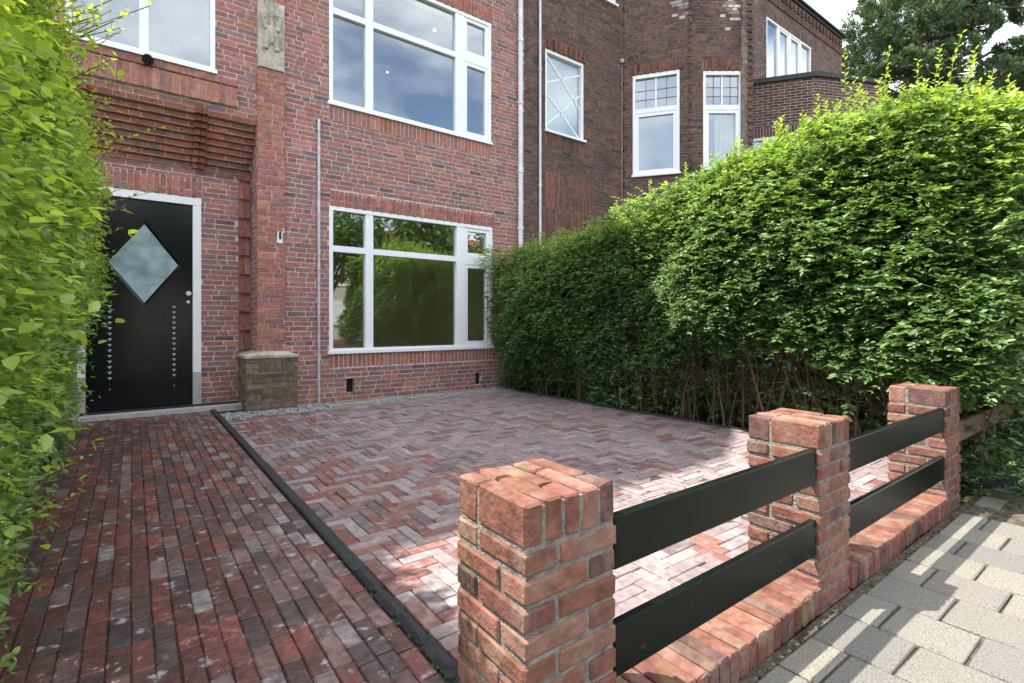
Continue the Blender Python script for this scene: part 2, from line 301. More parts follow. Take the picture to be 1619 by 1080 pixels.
# path: brick on edge, running bond towards the door
g = MB(); g.box(-.50, .735, -5.93, .20, -.04, -.008); g.box(.735, 4.72, -5.72, -.5, -.04, -.0085); tag(g.build('joint_bed', M['joint']), kind='structure')
g = MB(); x = -.5; rd = [(.20, .052, .038), (.15, .043, .034), (.11, .038, .032), (.26, .07, .045)]; dk = [(.06, .052, .052), (.085, .06, .056), (.11, .055, .048)]; gy = [(.22, .14, .135), (.26, .20, .195), (.19, .11, .105), (.27, .16, .15)]; wh = [(.34, .32, .32), (.38, .33, .32)]
for ci in range(20):
    y = -5.93 + random.uniform(-.2, 0)
    while y < .2:
        bl_ = random.choice((.16, .165, .155, .17, .20, .11)); y0, y1 = max(y, -5.93), min(y + bl_, .2)
        if y1 - y0 > .02:
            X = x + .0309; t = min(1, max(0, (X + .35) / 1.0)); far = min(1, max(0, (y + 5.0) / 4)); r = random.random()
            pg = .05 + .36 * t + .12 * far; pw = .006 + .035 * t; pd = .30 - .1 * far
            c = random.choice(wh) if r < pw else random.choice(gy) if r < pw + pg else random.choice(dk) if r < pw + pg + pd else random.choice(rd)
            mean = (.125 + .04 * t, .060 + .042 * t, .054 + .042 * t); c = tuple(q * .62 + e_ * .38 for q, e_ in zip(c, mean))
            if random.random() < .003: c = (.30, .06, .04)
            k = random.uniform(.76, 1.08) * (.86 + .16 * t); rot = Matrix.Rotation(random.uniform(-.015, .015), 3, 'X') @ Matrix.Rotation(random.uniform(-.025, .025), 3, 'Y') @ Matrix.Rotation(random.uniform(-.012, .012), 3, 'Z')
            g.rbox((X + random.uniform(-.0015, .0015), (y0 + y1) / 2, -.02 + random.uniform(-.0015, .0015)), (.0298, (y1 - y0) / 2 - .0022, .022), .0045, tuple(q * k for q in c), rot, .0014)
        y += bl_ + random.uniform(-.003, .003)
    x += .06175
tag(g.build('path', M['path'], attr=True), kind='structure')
# patio: herringbone 3:1
g = MB(); PW = .068; x0, x1, y0, y1 = .80, 4.72, -5.72, -.50
PR = [(.185, .081, .067), (.167, .077, .069), (.207, .097, .077)]; PG = [(.224, .176, .176), (.242, .198, .202), (.207, .158, .163), (.229, .167, .163)]; PD = [(.123, .097, .097), (.150, .110, .106)]; PL = [(.282, .238, .229), (.273, .207, .194)]
def hb(c0, c1, d0, d1):
    c0, c1, d0, d1 = max(c0, x0), min(c1, x1), max(d0, y0), min(d1, y1)
    if c1 - c0 < .015 or d1 - d0 < .015: return
    X = (c0 + c1) / 2; Y = (d0 + d1) / 2; t = min(1, max(0, (X - .85 + .35 * math.sin(Y * 2.1)) / 1.1)); r = random.random(); pr = .58 - .50 * t
    c = random.choice(PR) if r < pr else random.choice(PD) if r < pr + .10 else random.choice(PL) if r < pr + .10 + .16 else random.choice(PG)
    k = random.uniform(.86, 1.14); dz = random.uniform(-.002, .002) + .010 * math.sin(X * 1.3 + 1) * math.sin(Y * .9)
    rot = Matrix.Rotation(random.uniform(-.016, .016), 3, 'X') @ Matrix.Rotation(random.uniform(-.016, .016), 3, 'Y')
    g.rbox((X, Y, -.02 + dz), ((c1 - c0) / 2 - .0022, (d1 - d0) / 2 - .0022, .022), .0035, tuple(q * k for q in c), rot, .0009)
nx = int((x1 - x0) / PW) + 4; ny = int((y1 - y0) / PW) + 4
for a in range(-3, nx):
    for b in range(-3, ny):
        k = (a - b) % 6
        if k == 0: hb(x0 + a * PW, x0 + (a + 3) * PW, y0 + b * PW, y0 + (b + 1) * PW)
        if k == 5: hb(x0 + a * PW, x0 + (a + 1) * PW, y0 + b * PW, y0 + (b + 3) * PW)
tag(g.build('patio', M['pave'], attr=True), kind='structure')
# dark edging between path and patio, and along the hedge
g = MB(); y = .2
while y > -5.7:
    ln = .98 if y > -4.0 else .2
    g.rbox((.768, y - ln / 2, -.028), (.027, ln / 2 - .002, .05), .007 if ln > .5 else .016, (.5,) * 3, Matrix.Rotation(random.uniform(-.01, .01), 3, 'X'), .0015 if ln > .5 else .004); y -= ln
y = -.5
while y > -5.5:
    g.rbox((4.745, y - .49, -.03), (.024, .487, .05), .006); y -= .98
tag(g.build('edging_kerb', M['kerb']), kind='structure')
# gravel strip with loose slabs along the facade
me_v = []; g = MB(); pg = pal([(3, (.25, .26, .27)), (3, (.34, .35, .36)), (2, (.18, .19, .20)), (1, (.44, .44, .44))])
g.box(.80, 4.9, -.5, -.001, -.05, -.022, (.12, .12, .12))
for k in range(5200):
    X = random.uniform(.82, 4.85); Y = random.uniform(-.5 if X > 1.05 else -.49, -.01); s = random.uniform(.006, .014)
    if 1.05 < X < 1.66 and Y > -.10: continue
    g.rbox((X, Y, -.018 + random.uniform(-.002, .010)), (s, s * random.uniform(.6, 1), s * .6), s * .3, pg(), Matrix.Rotation(random.uniform(0, 3), 3, 'Z') @ Matrix.Rotation(random.uniform(-.5, .5), 3, 'X'), s * .15)
tag(g.build('gravel_strip', M['gravel'], attr=True), label='strip of grey gravel along the foot of the brick facade', cat='gravel', kind='stuff')
for k, (xa, xb) in enumerate(((1.95, 2.55), (3.05, 3.62), (4.05, 4.42))):
    g = MB(); g.rbox(((xa + xb) / 2, -.30 + .03 * k, -.004), ((xb - xa) / 2, .075, .018), .006, rot=Matrix.Rotation(.05 * (1 - k), 3, 'Z'))
    tag(g.build('border_slab', M['slabstone']), ['yellowish stone slab lying in the gravel right of the thin grey pipe', 'stone slab lying in the gravel below the middle of the ground floor window', 'small stone slab lying in the gravel near the right air vent'][k], 'stone slab', 'stone slabs in the gravel strip')
# ================================================================ OUR HOUSE
H = empty('brick_house', (1, 0, 0), 'red brick house with a glossy black door and large white framed windows', 'house')
LW = (2.07, 4.666, .655, 2.585); UW = (2.07, 4.642, 3.935, 5.87); UL = (-.545, .769, 3.95, 5.87)
REC = (-1.0, 1.209, -.1, 3.50)
vents = [(2.30, 2.40, .11, .30), (4.35, 4.445, .07, .25)]
ZT = 8.5; X1 = 5.32
sol = [(2.085, 4.69, 2.59, 2.80), (2.07, 4.66, .45, .635), (2.07, 4.65, 3.72, 3.915), (2.07, 4.65, 5.87, 6.13), (-.7, .99, 3.815, 3.93), (-.7, .99, 3.58, 3.815)]
pil = (1.209, 1.524, -.05, ZT)
m = MB(); mo = MB()
backing(mo, W0, -7, X1, -.1, ZT, [LW, UW, UL, REC] + vents)
courses(m, W0, -1.6, X1, -.06, ZT, [LW, UW, UL, REC, *vents, *sol, pil, (1.03, 1.66, -.1, .66)], P_HOUSE)
courses(m, W0, -7, -1.6, -.06, ZT, [], P_HOUSE, ch=.0625)
for i, sr in enumerate(sol[:4]): soldiers(m, W0, *sr, P_HOUSER, tooth=(i in (0, 3)))
soldiers(m, W0, *sol[4], P_HOUSER, w=.01)
# recess side (pilaster flank) and recess wall
RS = F((1.209, .45, 0), (0, -1)); # faces -X
RS.n = Vector((-1, 0, 0))
mo.box(1.214, 1.50, .20, .46, -.1, 3.5)
courses(m, RS, 0, .45, -.06, 3.5, [], P_HOUSE)
DO = (-.48, .672, -.1, 2.555)
backing(mo, WR, -1.0, 1.3, -.1, 3.52, [DO])
courses(m, WR, -1.0, 1.07, -.06, 2.90, [DO, (-.48, .69, 2.565, 2.80)], P_HOUSE)
soldiers(m, WR, -.48, .69, 2.565, 2.80, P_HOUSER, tooth=1)
mo.box(-1.25, -1.0, .0, .5, -.1, 3.5)
m.build('brick_wall', M['brick'], H, attr=True); mo.build('wall_backing', M['mortar'], H)
# pilaster, slightly redder, with the stone panel
m = MB(); mm_ = MB(); mm_.fbox(W0, 1.215, 1.518, .66, ZT - .01, -.03, .022); PN = (1.215, 1.515, 4.15, 5.0)
courses(m, W0, 1.209, 1.524, .66, ZT, [PN], P_HOUSER, w=.028, depth=.03, stretch=.55)
q = m.build('pilaster', M['brick'], H, attr=True); mm_.build('pilaster_mortar', M['mortar'], q)
# stone relief panel
m = MB(); m.fbox(W0, 1.222, 1.508, 4.155, 4.33, -.02, .05)
vs = [W0.p(a, b, .045) for a, b in ((1.222, 4.33), (1.508, 4.33), (1.508, 4.86), (1.44, 4.98), (1.29, 4.98), (1.222, 4.86))]
vs2 = [v + Vector((0, .06, 0)) for v in vs]; m.add(vs + vs2, [tuple(range(6))] + [(i, i + 6, (i + 1) % 6 + 6, (i + 1) % 6) for i in range(6)])
for a, b, c, d, e in ((1.30, 4.42, .06, .2, 1), (1.43, 4.42, .06, .2, -1), (1.365, 4.50, .05, .24, 0), (1.30, 4.66, .05, .13, -1), (1.43, 4.66, .05, .13, 1), (1.365, 4.82, .045, .07, 0)):
    for t in range(5):
        k = t / 4; m.rbox(W0.p(a + e * .03 * k, b + d * k, .052), (.034 * (1 - .5 * abs(k - .4)), .022, .045), .014, j=.003)
m.build('stone_relief', M['stone'], H)
# corbelled band stepping out above the door
m = MB(); mo = MB(); n = 9; zb = 2.90; ch = .0667
PH = pal([(4, (.21, .075, .045)), (3, (.17, .07, .045)), (1, (.25, .10, .055))])
for i in range(n):
    y = .45 - .45 * (i + 1) / n + (.0 if i < n - 1 else -.012); fr = F((0, y, 0), (1, 0)); z = zb + i * ch
    mo.fbox(fr, -1.0, 1.209, z + .009, z + ch - .002, -(.5 - y) + .0, -.008)
    u = -1.0 - random.uniform(0, .2)
    while u < 1.2:
        ln = .22 if random.random() < .8 else .11; a0 = max(u + .004, -1.0); a1 = min(u + ln - .004, 1.207)
        if a1 - a0 > .02:
            for b0, b1 in ((a0, a1),):
                for h in ((-.495, -.37), (.565, .70)):
                    pass
                r = [(b0, b1, z + .006, z + ch - .004)]
                for h in ((-.50, -.37), (.57, .70)): r = sub(r, (h[0], h[1], z - 1, z + 1))
                c = P_BAND()
                for aa, ab, ba, bb in r:
                    if ab - aa > .01: m.fbox(fr, aa, ab, ba + .010, bb, -.08, random.uniform(-.002, .002), c, False)
        u += ln
    for h in ((-.50, -.37), (.57, .70)):
        hc = (h[0] + h[1]) / 2; rr = i // 3; random.seed(rr * 17 + int(h[0] * 100)); c1, c2 = PH(), PH(); random.seed(i * 31 + 5)
        m.fbox(fr, h[0] + .003, hc - .004, z + (.006 if i % 3 == 0 else 0), z + ch, -.08, .030, c1, False); m.fbox(fr, hc + .004, h[1] - .003, z + (.006 if i % 3 == 0 else 0), z + ch, -.08, .030, c2, False)
cb = m.build('corbel_band', M['brick'], H, attr=True); mo.build('corbel_mortar', M['mortar'], cb)
# projecting soldier lintel above the band
m = MB(); mo = MB(); mo.fbox(W0, -.9, .985, 3.585, 3.81, .0, .052)
soldiers(m, W0, -.9, .99, 3.58, 3.815, P_HOUSER, w=.06, depth=.06)
m.fbox(W0, -.9, .992, 3.815, 3.822, 0, .066, (.05, .03, .03))
q = m.build('brick_ledge', M['brick'], H, attr=True); mo.build('ledge_mortar', M['mortar'], q)
# ladder of tilted bricks beside the pilaster
m = MB(); z = .72; k = 0
while z < 2.85:
    for ua, ub in ((1.075, 1.135), (1.140, 1.204)):
        c = tuple(q * .8 for q in P_HOUSER()); vs = [WR.p(a, b, w_) for a, b, w_ in ((ua, z, -.02), (ub, z, -.02), (ub, z, .05), (ua, z, .05), (ua, z + .225, -.02), (ub, z + .225, -.02), (ub, z + .225, .006), (ua, z + .225, .006))]
        m.add(vs, [(0, 1, 2, 3), (7, 6, 5, 4), (3, 2, 6, 7), (0, 3, 7, 4), (2, 1, 5, 6)], c)
    z += .2365
courses(m, WR, 1.07, 1.209, -.06, .71, [], P_HOUSE)
m.build('tilted_brick_column', M['brick'], H, attr=True)
# mossy brick plinth with a sloped cap
m = MB(); mo = MB(); xa, xb, ya, yb = 1.075, 1.655, -.09, .47
pf = F((xa, ya, 0), (1, 0)); pl = F((xa, yb, 0), (0, -1)); pl.n = Vector((-1, 0, 0)); pr_ = F((xb, ya, 0), (0, 1)); pr_.n = Vector((1, 0, 0))
mo.box(xa + .006, xb - .006, ya + .006, yb - .02, -.1, .63)
courses(m, pf, 0, xb - xa, -.06, .62, [(.13, .45, .45, .63)], P_MOSS, depth=.02, stretch=.6); soldiers(m, pf, .13, .45, .45, .62, P_MOSS)
courses(m, pl, 0, yb - ya, -.06, .62, [], P_MOSS, stretch=.6); courses(m, pr_, 0, .09, -.06, .62, [], P_MOSS)
q = m.build('plinth', M['moss'], H, attr=True); mo.build('plinth_mortar', M['mmortar'], q)
m = MB(); a = [(xa - .01, ya - .01), (xb + .01, ya - .01), (xb + .01, yb), (xa - .01, yb)]; b = [(1.21, -.035), (1.53, -.035), (1.53, yb), (1.21, yb)]
m.add([(x, y, .62) for x, y in a] + [(x, y, .65) for x, y in a] + [(x, y, .70) for x, y in b], [(3, 2, 1, 0), (0, 1, 5, 4), (1, 2, 6, 5), (2, 3, 7, 6), (3, 0, 4, 7), (4, 5, 9, 8), (5, 6, 10, 9), (6, 7, 11, 10), (7, 4, 8, 11), (8, 9, 10, 11)])
m.build('plinth_cap', M['stone'], q)
# vents
for a, b, c, d in vents:
    m = MB(); m.fbox(W0, a, b, c, d, -.1, -.05)
    for k in range(3): m.fbox(W0, a, b, c + .03 + k * .055, c + .04 + k * .055, -.049, -.03)
    m.build('air_vent', M['void'], H)
# door slab, mat
m = MB(); m.rbox((.32, .26, .012), (.88, .065, .038), .005); m.rbox((.32, .40, .008), (.88, .07, .038), .005); m.build('door_step', M['slab'], H)
m = MB(); m.rbox((.30, .40, .052), (.76, .055, .009), .004); tag(m.build('door_mat', M['mat']), 'thin black mat lying along the foot of the black front door', 'door mat')
# door
m = MB()
WD = F((0, .45, 0), (1, 0))
m.fbox(WD, -.48, -.413, .45, 2.47, -.12, .012); m.fbox(WD, .585, .672, .45, 2.47, -.12, .012); m.fbox(WD, -.48, .672, 2.47, 2.555, -.12, .016)
DF = m.build('door_frame', M['white'], H)
for a_, b_ in ((-.482, -.413), (.585, .674)): m = MB(); m.fbox(WD, a_, b_, .04, .45, -.12, .016); m.build('jamb_base', M['slab'], DF)
m = MB(); dc = (.111, 1.735); dr = (.335, .47)
x0_, x1_, z0_, z1_ = -.413, .585, .10, 2.47; T, Rr, B_, L_ = (dc[0], dc[1] + dr[1]), (dc[0] + dr[0], dc[1]), (dc[0], dc[1] - dr[1]), (dc[0] - dr[0], dc[1])
P2 = lambda a, w_: WD.p(a[0], a[1], w_)
c4 = [(x0_, z0_), (x1_, z0_), (x1_, z1_), (x0_, z1_)]; mid = [((x0_ + x1_) / 2, z0_), (x1_, dc[1]), (dc[0], z1_), (x0_, dc[1])]
for ply in ([c4[3], L_, T], [c4[3], T, (dc[0], z1_)], [(dc[0], z1_), T, c4[2]], [T, Rr, c4[2]], [c4[2], Rr, (x1_, dc[1])], [(x1_, dc[1]), Rr, c4[1]], [Rr, B_, c4[1]], [c4[1], B_, (dc[0], z0_)], [(dc[0], z0_), B_, c4[0]], [B_, L_, c4[0]], [L_, (x0_, dc[1]), c4[0]], [(x0_, dc[1]), L_, c4[3]]):
    m.quad([P2(a, -.035) for a in ply])
m.fbox(WD, x0_, x1_, .1, .36, -.034, -.022); m.fbox(WD, x0_, x1_, .36, .372, -.034, -.005); m.fbox(WD, x0_, x1_, .055, .10, -.10, -.012)
m.fbox(WD, x0_, x0_ + .012, .375, 2.47, -.034, -.024); m.fbox(WD, x1_ - .012, x1_, .375, 2.47, -.034, -.024)
# moulding round the diamond
for (a, b) in ((T, Rr), (Rr, B_), (B_, L_), (L_, T)):
    o2 = [(a[0] - dc[0]) * 1.07 + dc[0], (a[1] - dc[1]) * 1.07 + dc[1]], [(b[0] - dc[0]) * 1.07 + dc[0], (b[1] - dc[1]) * 1.07 + dc[1]]
    i2 = [(a[0] - dc[0]) * .97 + dc[0], (a[1] - dc[1]) * .97 + dc[1]], [(b[0] - dc[0]) * .97 + dc[0], (b[1] - dc[1]) * .97 + dc[1]]
    m.add([P2(o2[0], -.034), P2(o2[1], -.034), P2(i2[1], -.034), P2(i2[0], -.034), P2(o2[0], -.012), P2(o2[1], -.012), P2(i2[1], -.018), P2(i2[0], -.018)], [(4, 7, 6, 5), (0, 4, 5, 1), (3, 2, 6, 7)])
# pleated lower panel: vertical ribs under the diamond
for k in range(-6, 7):
    if abs(k) <= 6:
        xx = dc[0] + k * .033; top = 1.20 if abs(k) > 1 else 1.235
        m.fbox(WD, xx - .006, xx + .006, .375, top, -.034, -.020 if abs(k) in (0, 3, 6) else -.027)
DR = m.build('front_door', M['door'], H)
m = MB(); m.quad([P2(a, -.028) for a in (L_, B_, Rr, T)]); m.build('diamond_glass', M['frost'], DR)
m = MB()
for a, b in ((T, Rr), (Rr, B_), (B_, L_), (L_, T)):
    i1 = [dc[k] + (a[k] - dc[k]) * .965 for k in (0, 1)], [dc[k] + (b[k] - dc[k]) * .965 for k in (0, 1)]; i3 = [dc[k] + (a[k] - dc[k]) * .935 for k in (0, 1)], [dc[k] + (b[k] - dc[k]) * .935 for k in (0, 1)]
    m.quad([P2(i1[0], -.0268), P2(i3[0], -.0268), P2(i3[1], -.0268), P2(i1[1], -.0268)])
m.build('glass_bevel', M['pipe'], DR)
for sx in (-.205, .398):
    for k in range(16):
        m = MB(); z = 1.245 - k * .0625; m.add([WD.p(sx - .021, z, -.034), WD.p(sx + .021, z, -.034), WD.p(sx, z - .030, -.034), WD.p(sx, z - .006, -.012)], [(0, 3, 1), (1, 3, 2), (2, 3, 0)]); m.build('door_stud', M['stud'], DR)
m = MB(); m.tube([WD.p(.54, 1.40, -.035), WD.p(.54, 1.40, .01), WD.p(.54, 1.40, .02), WD.p(.54, 1.40, .045)], .012, .028, 14); q = m.build('door_knob', M['metal'], DR); m = MB(); m.tube([WD.p(.54, 1.30, -.034), WD.p(.54, 1.30, -.024)], .018, .018, 14); m.build('key_cylinder', M['metal'], DR)
# windows
X = [(2.12, 2.564, 2.07, 2.51), (2.671, 4.005, 2.07, 2.51), (4.153, 4.616, 2.11, 2.51), (2.12, 2.564, .73, 1.99), (2.671, 4.005, .73, 1.99), (4.153, 4.616, .73, 1.96)]
wl = window(H, W0, *LW, [(2.564, 2.671), (4.005, 4.153)], [(2.12, 2.564, 1.99, 2.07), (2.671, 4.005, 1.99, 2.07), (4.153, 4.616, 1.96, 2.09)], X, sash=[(4.153, 4.616, 2.09, 2.535, .055), (4.153, 4.616, .705, 1.96, .055)])
X = [(2.12, 2.564, 5.215, 5.82), (2.671, 3.985, 5.215, 5.82), (4.14, 4.592, 5.25, 5.82), (2.12, 2.564, 3.98, 5.135), (2.671, 3.985, 3.98, 5.135), (4.14, 4.592, 3.98, 5.13)]
wu = window(H, W0, *UW, [(2.564, 2.671), (3.985, 4.14)], [(2.12, 2.564, 5.135, 5.215), (2.671, 3.985, 5.135, 5.215), (4.14, 4.592, 5.13, 5.25)], X, sash=[(4.14, 4.592, 5.25, 5.82, .055), (4.14, 4.592, 3.985, 5.13, .055)])
w3 = window(H, W0, *UL, [(.058, .141)], [], [(-.495, .058, 4.0, 5.82), (.141, .719, 4.0, 5.82)])
room(H, W0, 1.85, 5.0, .1, 2.75, 3.6, M['room']); r2 = room(H, W0, 1.55, 5.0, 3.55, 5.95, 3.6, M['roompale']); room(H, W0, -1.3, 1.25, 3.55, 5.95, 3.2, M['roompale'], w=-.31)
sp = bpy.data.materials.new('spot_glow'); sp.use_nodes = True; sp.node_tree.nodes['Principled BSDF'].inputs['Emission Color'].default_value = (1, .97, .9, 1); sp.node_tree.nodes['Principled BSDF'].inputs['Emission Strength'].default_value = 1.6
for x, y in ((4.05, .80), (3.99, 2.63)): m = MB(); m.tube([(x, y, 5.948), (x, y, 5.93)], .02, .02, 14); m.build('ceiling_spot', sp, r2)
# house body: closed volume behind the facade (casts the shade) with a roof falling to the right
m = MB(); prof = [(-14, 11.2), (-1.5, 11.2), (1.9, 8.5), (5.32, 8.5)]
bt = [(-14, -.1), *[(5.32, -.1)], *reversed(prof)]
fr = [Vector((x, .32, z)) for x, z in bt]; bk = [Vector((x, 8, z)) for x, z in bt]; k = len(bt)
hole = []
m.quad([(-14, 8, -.1), (-14, 8, 11.2), (-1.5, 8, 11.2), (1.9, 8, 8.5), (5.32, 8, 8.5), (5.32, 8, -.1)])
m.quad([(-14, .01, -.1), (-14, .01, 11.2), (-14, 8, 11.2), (-14, 8, -.1)]); m.quad([(-14, .01, -.1), (-7, .01, -.1), (-7, .01, 11.2), (-14, .01, 11.2)])
m.quad([(-7, .01, 8.5), (1.9, .01, 8.5), (-1.5, .01, 11.2), (-7, .01, 11.2)]); m.quad([(5.31, .3, -.1), (5.31, 8, -.1), (5.31, 8, 8.5), (5.31, .3, 8.5)])
m.build('rear_walls', M['nmortar'], H)
m = MB()
for (xa, za), (xb, zb_) in zip(prof[:-1], prof[1:]):
    m.quad([(xa, -.02, za), (xb, -.02, zb_), (xb, 8, zb_), (xa, 8, za)]); m.quad([(xa, -.02, za - .12), (xb, -.02, zb_ - .12), (xb, -.02, zb_), (xa, -.02, za)])
m.build('roof', M['lead'], H)
# conduit, downpipe, bell, lamp
m = MB(); m.tube([(1.935, -.022, -.02), (1.935, -.022, 3.68)], .019, .019, 10); m.build('conduit_pipe', M['pipe'], H)
m = MB(); m.tube([(5.205, -.055, -.04), (5.205, -.055, ZT - .1)], .04, .04, 14, )
for z in (.9, 2.6, 3.55, 4.7, 5.75, 7.0): m.tube([(5.205, -.055, z), (5.205, -.055, z + .05)], .05, .05, 14); m.box(5.19, 5.22, -.05, .0, z + .01, z + .04)
m.build('downpipe', M['pvc'], H)
m = MB(); m.rbox((1.462, -.035, 2.10), (.030, .014, .072), .006); q = tag(m.build('door_bell', M['white']), 'small white bell plate with a black button on the brick pilaster', 'door bell')
m = MB(); m.rbox((1.462, -.054, 2.125), (.013, .008, .045), .004); m.build('bell_button', M['black'], q)
q = empty('wall_lamp', (.13, -.06, 3.87), 'small black lamp mounted on the ledge under the upper left window', 'lamp')
m = MB(); m.tube([(.13, .0, 3.875), (.13, -.06, 3.87)], .022, .022, 8); m.build('bracket', M['black'], q)
m = MB(); m.tube([(.13, -.05, 3.90), (.13, -.11, 3.875), (.13, -.15, 3.84)], .038, .055, 12); m.build('lamp_head', M['black'], q)
# ================================================================ NEIGHBOUR HOUSE (dark brick, canted bay)
NH = empty('dark_brick_house', (7, 0, 0), 'sooty dark brick house with a canted bay and tall white sash windows', 'house')
c0 = Vector((7.82, 0, 0)); dA = Vector((.581, -.814, 0)); dB = Vector((.802, -.598, 0)); c1 = c0 + dA * 1.27; c2 = c1 + dB * 1.16; dC = Vector((.45, .89, 0)).normalized()
HB = 10.2
N1 = (5.794 - 5.32, 6.74 - 5.32, 4.41, 5.86); N2 = (6.2 - 5.32, 7.62 - 5.32, 7.26, 8.9)
WN = F((5.32, 0, 0), (1, 0)); FA = F(c0, dA); FB = F(c1, dB); FC = F(c2, dC)
m = MB(); mo = MB()
holes = [N1, N2]; sold = [(.45, 1.45, 5.87, 6.10), (.45, 1.48, 4.16, 4.37), (.42, 1.70, 2.4, 3.72)]
backing(mo, WN, 0, 2.5, -.1, HB, holes); courses(m, WN, .01, 2.49, -.06, HB, holes + sold, P_NB, stretch=.8)
soldiers(m, WN, *sold[0], P_NBR, tooth=1); soldiers(m, WN, *sold[1], P_NBR); 
for k in range(2): soldiers(m, WN, .42, 1.70, 2.4 + k * .66, 3.06 + k * .66, P_NBR, pitch=.055, j=.014)
pe = pal([(3, (.52, .46, .44)), (2, (.34, .24, .21))])
lime = lambda cu, cv: (lambda u, v: pe() if random.random() < 1.1 * math.exp(-((u - cu) / .15) ** 2 - ((v - cv) / .34) ** 2) else None)
WA = (.19, 1.07, 3.93, 5.92); WB = (.24, .985, 3.93, 5.86)
backing(mo, FA, .03, 1.27, -.1, HB, [WA], th=.2); courses(m, FA, 0, 1.27, -.06, HB, [WA, (.15, 1.12, 5.92, 6.16)], P_NB, style='mix', stretch=.55, over=lime(1.12, 7.25)); soldiers(m, FA, .15, 1.12, 5.92, 6.16, P_NBR, tooth=1)
backing(mo, FB, 0, 1.10, -.1, HB, [WB], th=.2); courses(m, FB, 0, 1.05, -.06, HB, [WB, (.20, 1.03, 5.86, 6.10)], P_NB, style='mix', stretch=.55, over=lime(.78, 7.2)); soldiers(m, FB, .20, 1.03, 5.86, 6.10, P_NBR, tooth=1)
backing(mo, FC, .0, 1.95, -.1, HB, [], th=.2); courses(m, FC, 0, 1.9, -.06, HB, [], P_NB)
# toothed corner quoins
z = -.06; k = 0
while z < HB:
    m.fbox(FB, 1.05 + (.0 if k % 2 else .03), 1.17 + (.03 if k % 2 else 0), z + .004, z + .062, -.12, .012 if k % 2 else .035, P_NB()); m.fbox(FB, -.035, .035, z + .004, z + .06, -.02, .012 if k % 2 else .0, P_NB()); z += .0665; k += 1
m.build('brick_wall', M['nbrick'], NH, attr=True); mo.build('wall_backing', M['nmortar'], NH)
wn1 = window(NH, WN, *N1, [], [], [(N1[0] + .05, N1[1] - .05, 4.46, 5.81)], inset=-.04, sill=.05)
m = MB(); d = -.115; a, b, c_, e = N1[0] + .06, N1[1] - .06, 4.46, 5.80; zc = (c_ + e) / 2
m.fbox(WN, a - .02, b + .02, c_, e, -.16, -.14); m.build('white_blind', M['blind'], wn1)
m = MB()
def bar(p0, p1, wd=.013):
    p0, p1 = Vector(p0), Vector(p1); dd = (p1 - p0).normalized(); nn = Vector((-dd.y, dd.x)) * wd
    m.add([WN.p(q_.x, q_.y, w_) for w_ in (-.061, -.055) for q_ in (p0 - nn, p1 - nn, p1 + nn, p0 + nn)], BF)
zm = c_ + (e - c_) * .42
bar((a, e), (b, zm)); bar((a, c_ + (e - c_) * .62), (b, e - .15)); bar((a, zm + .1), (b, c_)); bar((a, c_ + .08), (b, zm + .25))
m.build('lattice_bars', M['white'], wn1)
window(NH, WN, *N2, [], [], [(N2[0] + .05, N2[1] - .05, 7.31, 8.85)], inset=-.04, sill=.05)
def sashwin(fr, Wd, grid, split):
    u0, u1, v0, v1 = Wd; zt = v0 + (v1 - v0) * split
    w_ = window(NH, fr, *Wd, [], [(u0 + .05, u1 - .05, zt, zt + .09)], [(u0 + .05, u1 - .05, v0 + .05, zt), (u0 + .05, u1 - .05, zt + .09, v1 - .05)], inset=-.03, sill=.05, sash=[(u0 + .05, u1 - .05, v0 + .05, zt, .065)], top=.07)
    g_ = MB(); c = (u0 + u1) / 2; g_.fbox(fr, c - .014, c + .014, zt + .09, v1 - .07, -.05, -.035)
    g_.build('glazing_bar', M['white'], w_)
    g_ = MB()
    for k in range(1, 3): zz = zt + .09 + (v1 - .07 - zt - .09) * k / 3 * (.9); g_.fbox(fr, u0 + .05, u1 - .05, zz, zz + .008, -.051, -.047)
    for k in (1, 3): uu = u0 + .05 + (u1 - u0 - .1) * k / 4; g_.fbox(fr, uu, uu + .008, zt + .09, v1 - .07, -.0515, -.0475)
    g_.build('lead_cames', M['lead'], w_); return w_
wa = sashwin(FA, WA, 0, .62); wb = sashwin(FB, WB, 0, .62)
m = MB(); 
for k in range(9):
    u = WB[0] + .30 + k * .045; m.tube([FB.p(u, 3.98, -.16 - .012 * (k % 2)), FB.p(u, 5.2, -.16 - .012 * (k % 2))], .022, .018, 8)
m.build('curtain', M['curtain'], wb)
room(NH, WN, .05, 2.4, 3.6, 6.3, 3, M['roompale'], w=-.29); room(NH, WN, .05, 2.4, 6.6, 9.6, 3, M['roompale'], w=-.30)
m = MB(); # bay interior
pts2 = [c0 + Vector((.15, .3, 0)), c1 + Vector((.12, .25, 0)), c2 + Vector((-.15, .15, 0)), Vector((10.0, 2.5, 0)), Vector((8.0, 2.5, 0))]
lo = [p + Vector((0, 0, 3.6)) for p in pts2]; hi = [p + Vector((0, 0, 6.3)) for p in pts2]
m.quad(lo); m.quad(hi[::-1])
for k in (2, 3, 4): m.quad([lo[k], lo[(k + 1) % 5], hi[(k + 1) % 5], hi[k]])
m.build('room_interior', M['roompale'], NH)
m = MB(); m.quad([(5.33, 8, -.1), (5.33, 8, HB), (10.1, 8, HB), (10.1, 8, -.1)]); m.quad([(10.1, .0, -.1), (10.1, 8, -.1), (10.1, 8, HB), (10.1, .0, HB)]); m.quad([(5.33, .3, ZT - .3), (5.33, 8, ZT - .3), (5.33, 8, HB), (5.33, .3, HB)])
m.build('rear_walls', M['nmortar'], NH)
m = MB(); rp_ = [(5.3, -.1), (7.78, -.1), (c1.x - .05, c1.y - .1), (c2.x, c2.y - .12), (9.98, -.1), (10.3, -.1), (10.3, 8), (5.3, 8)]
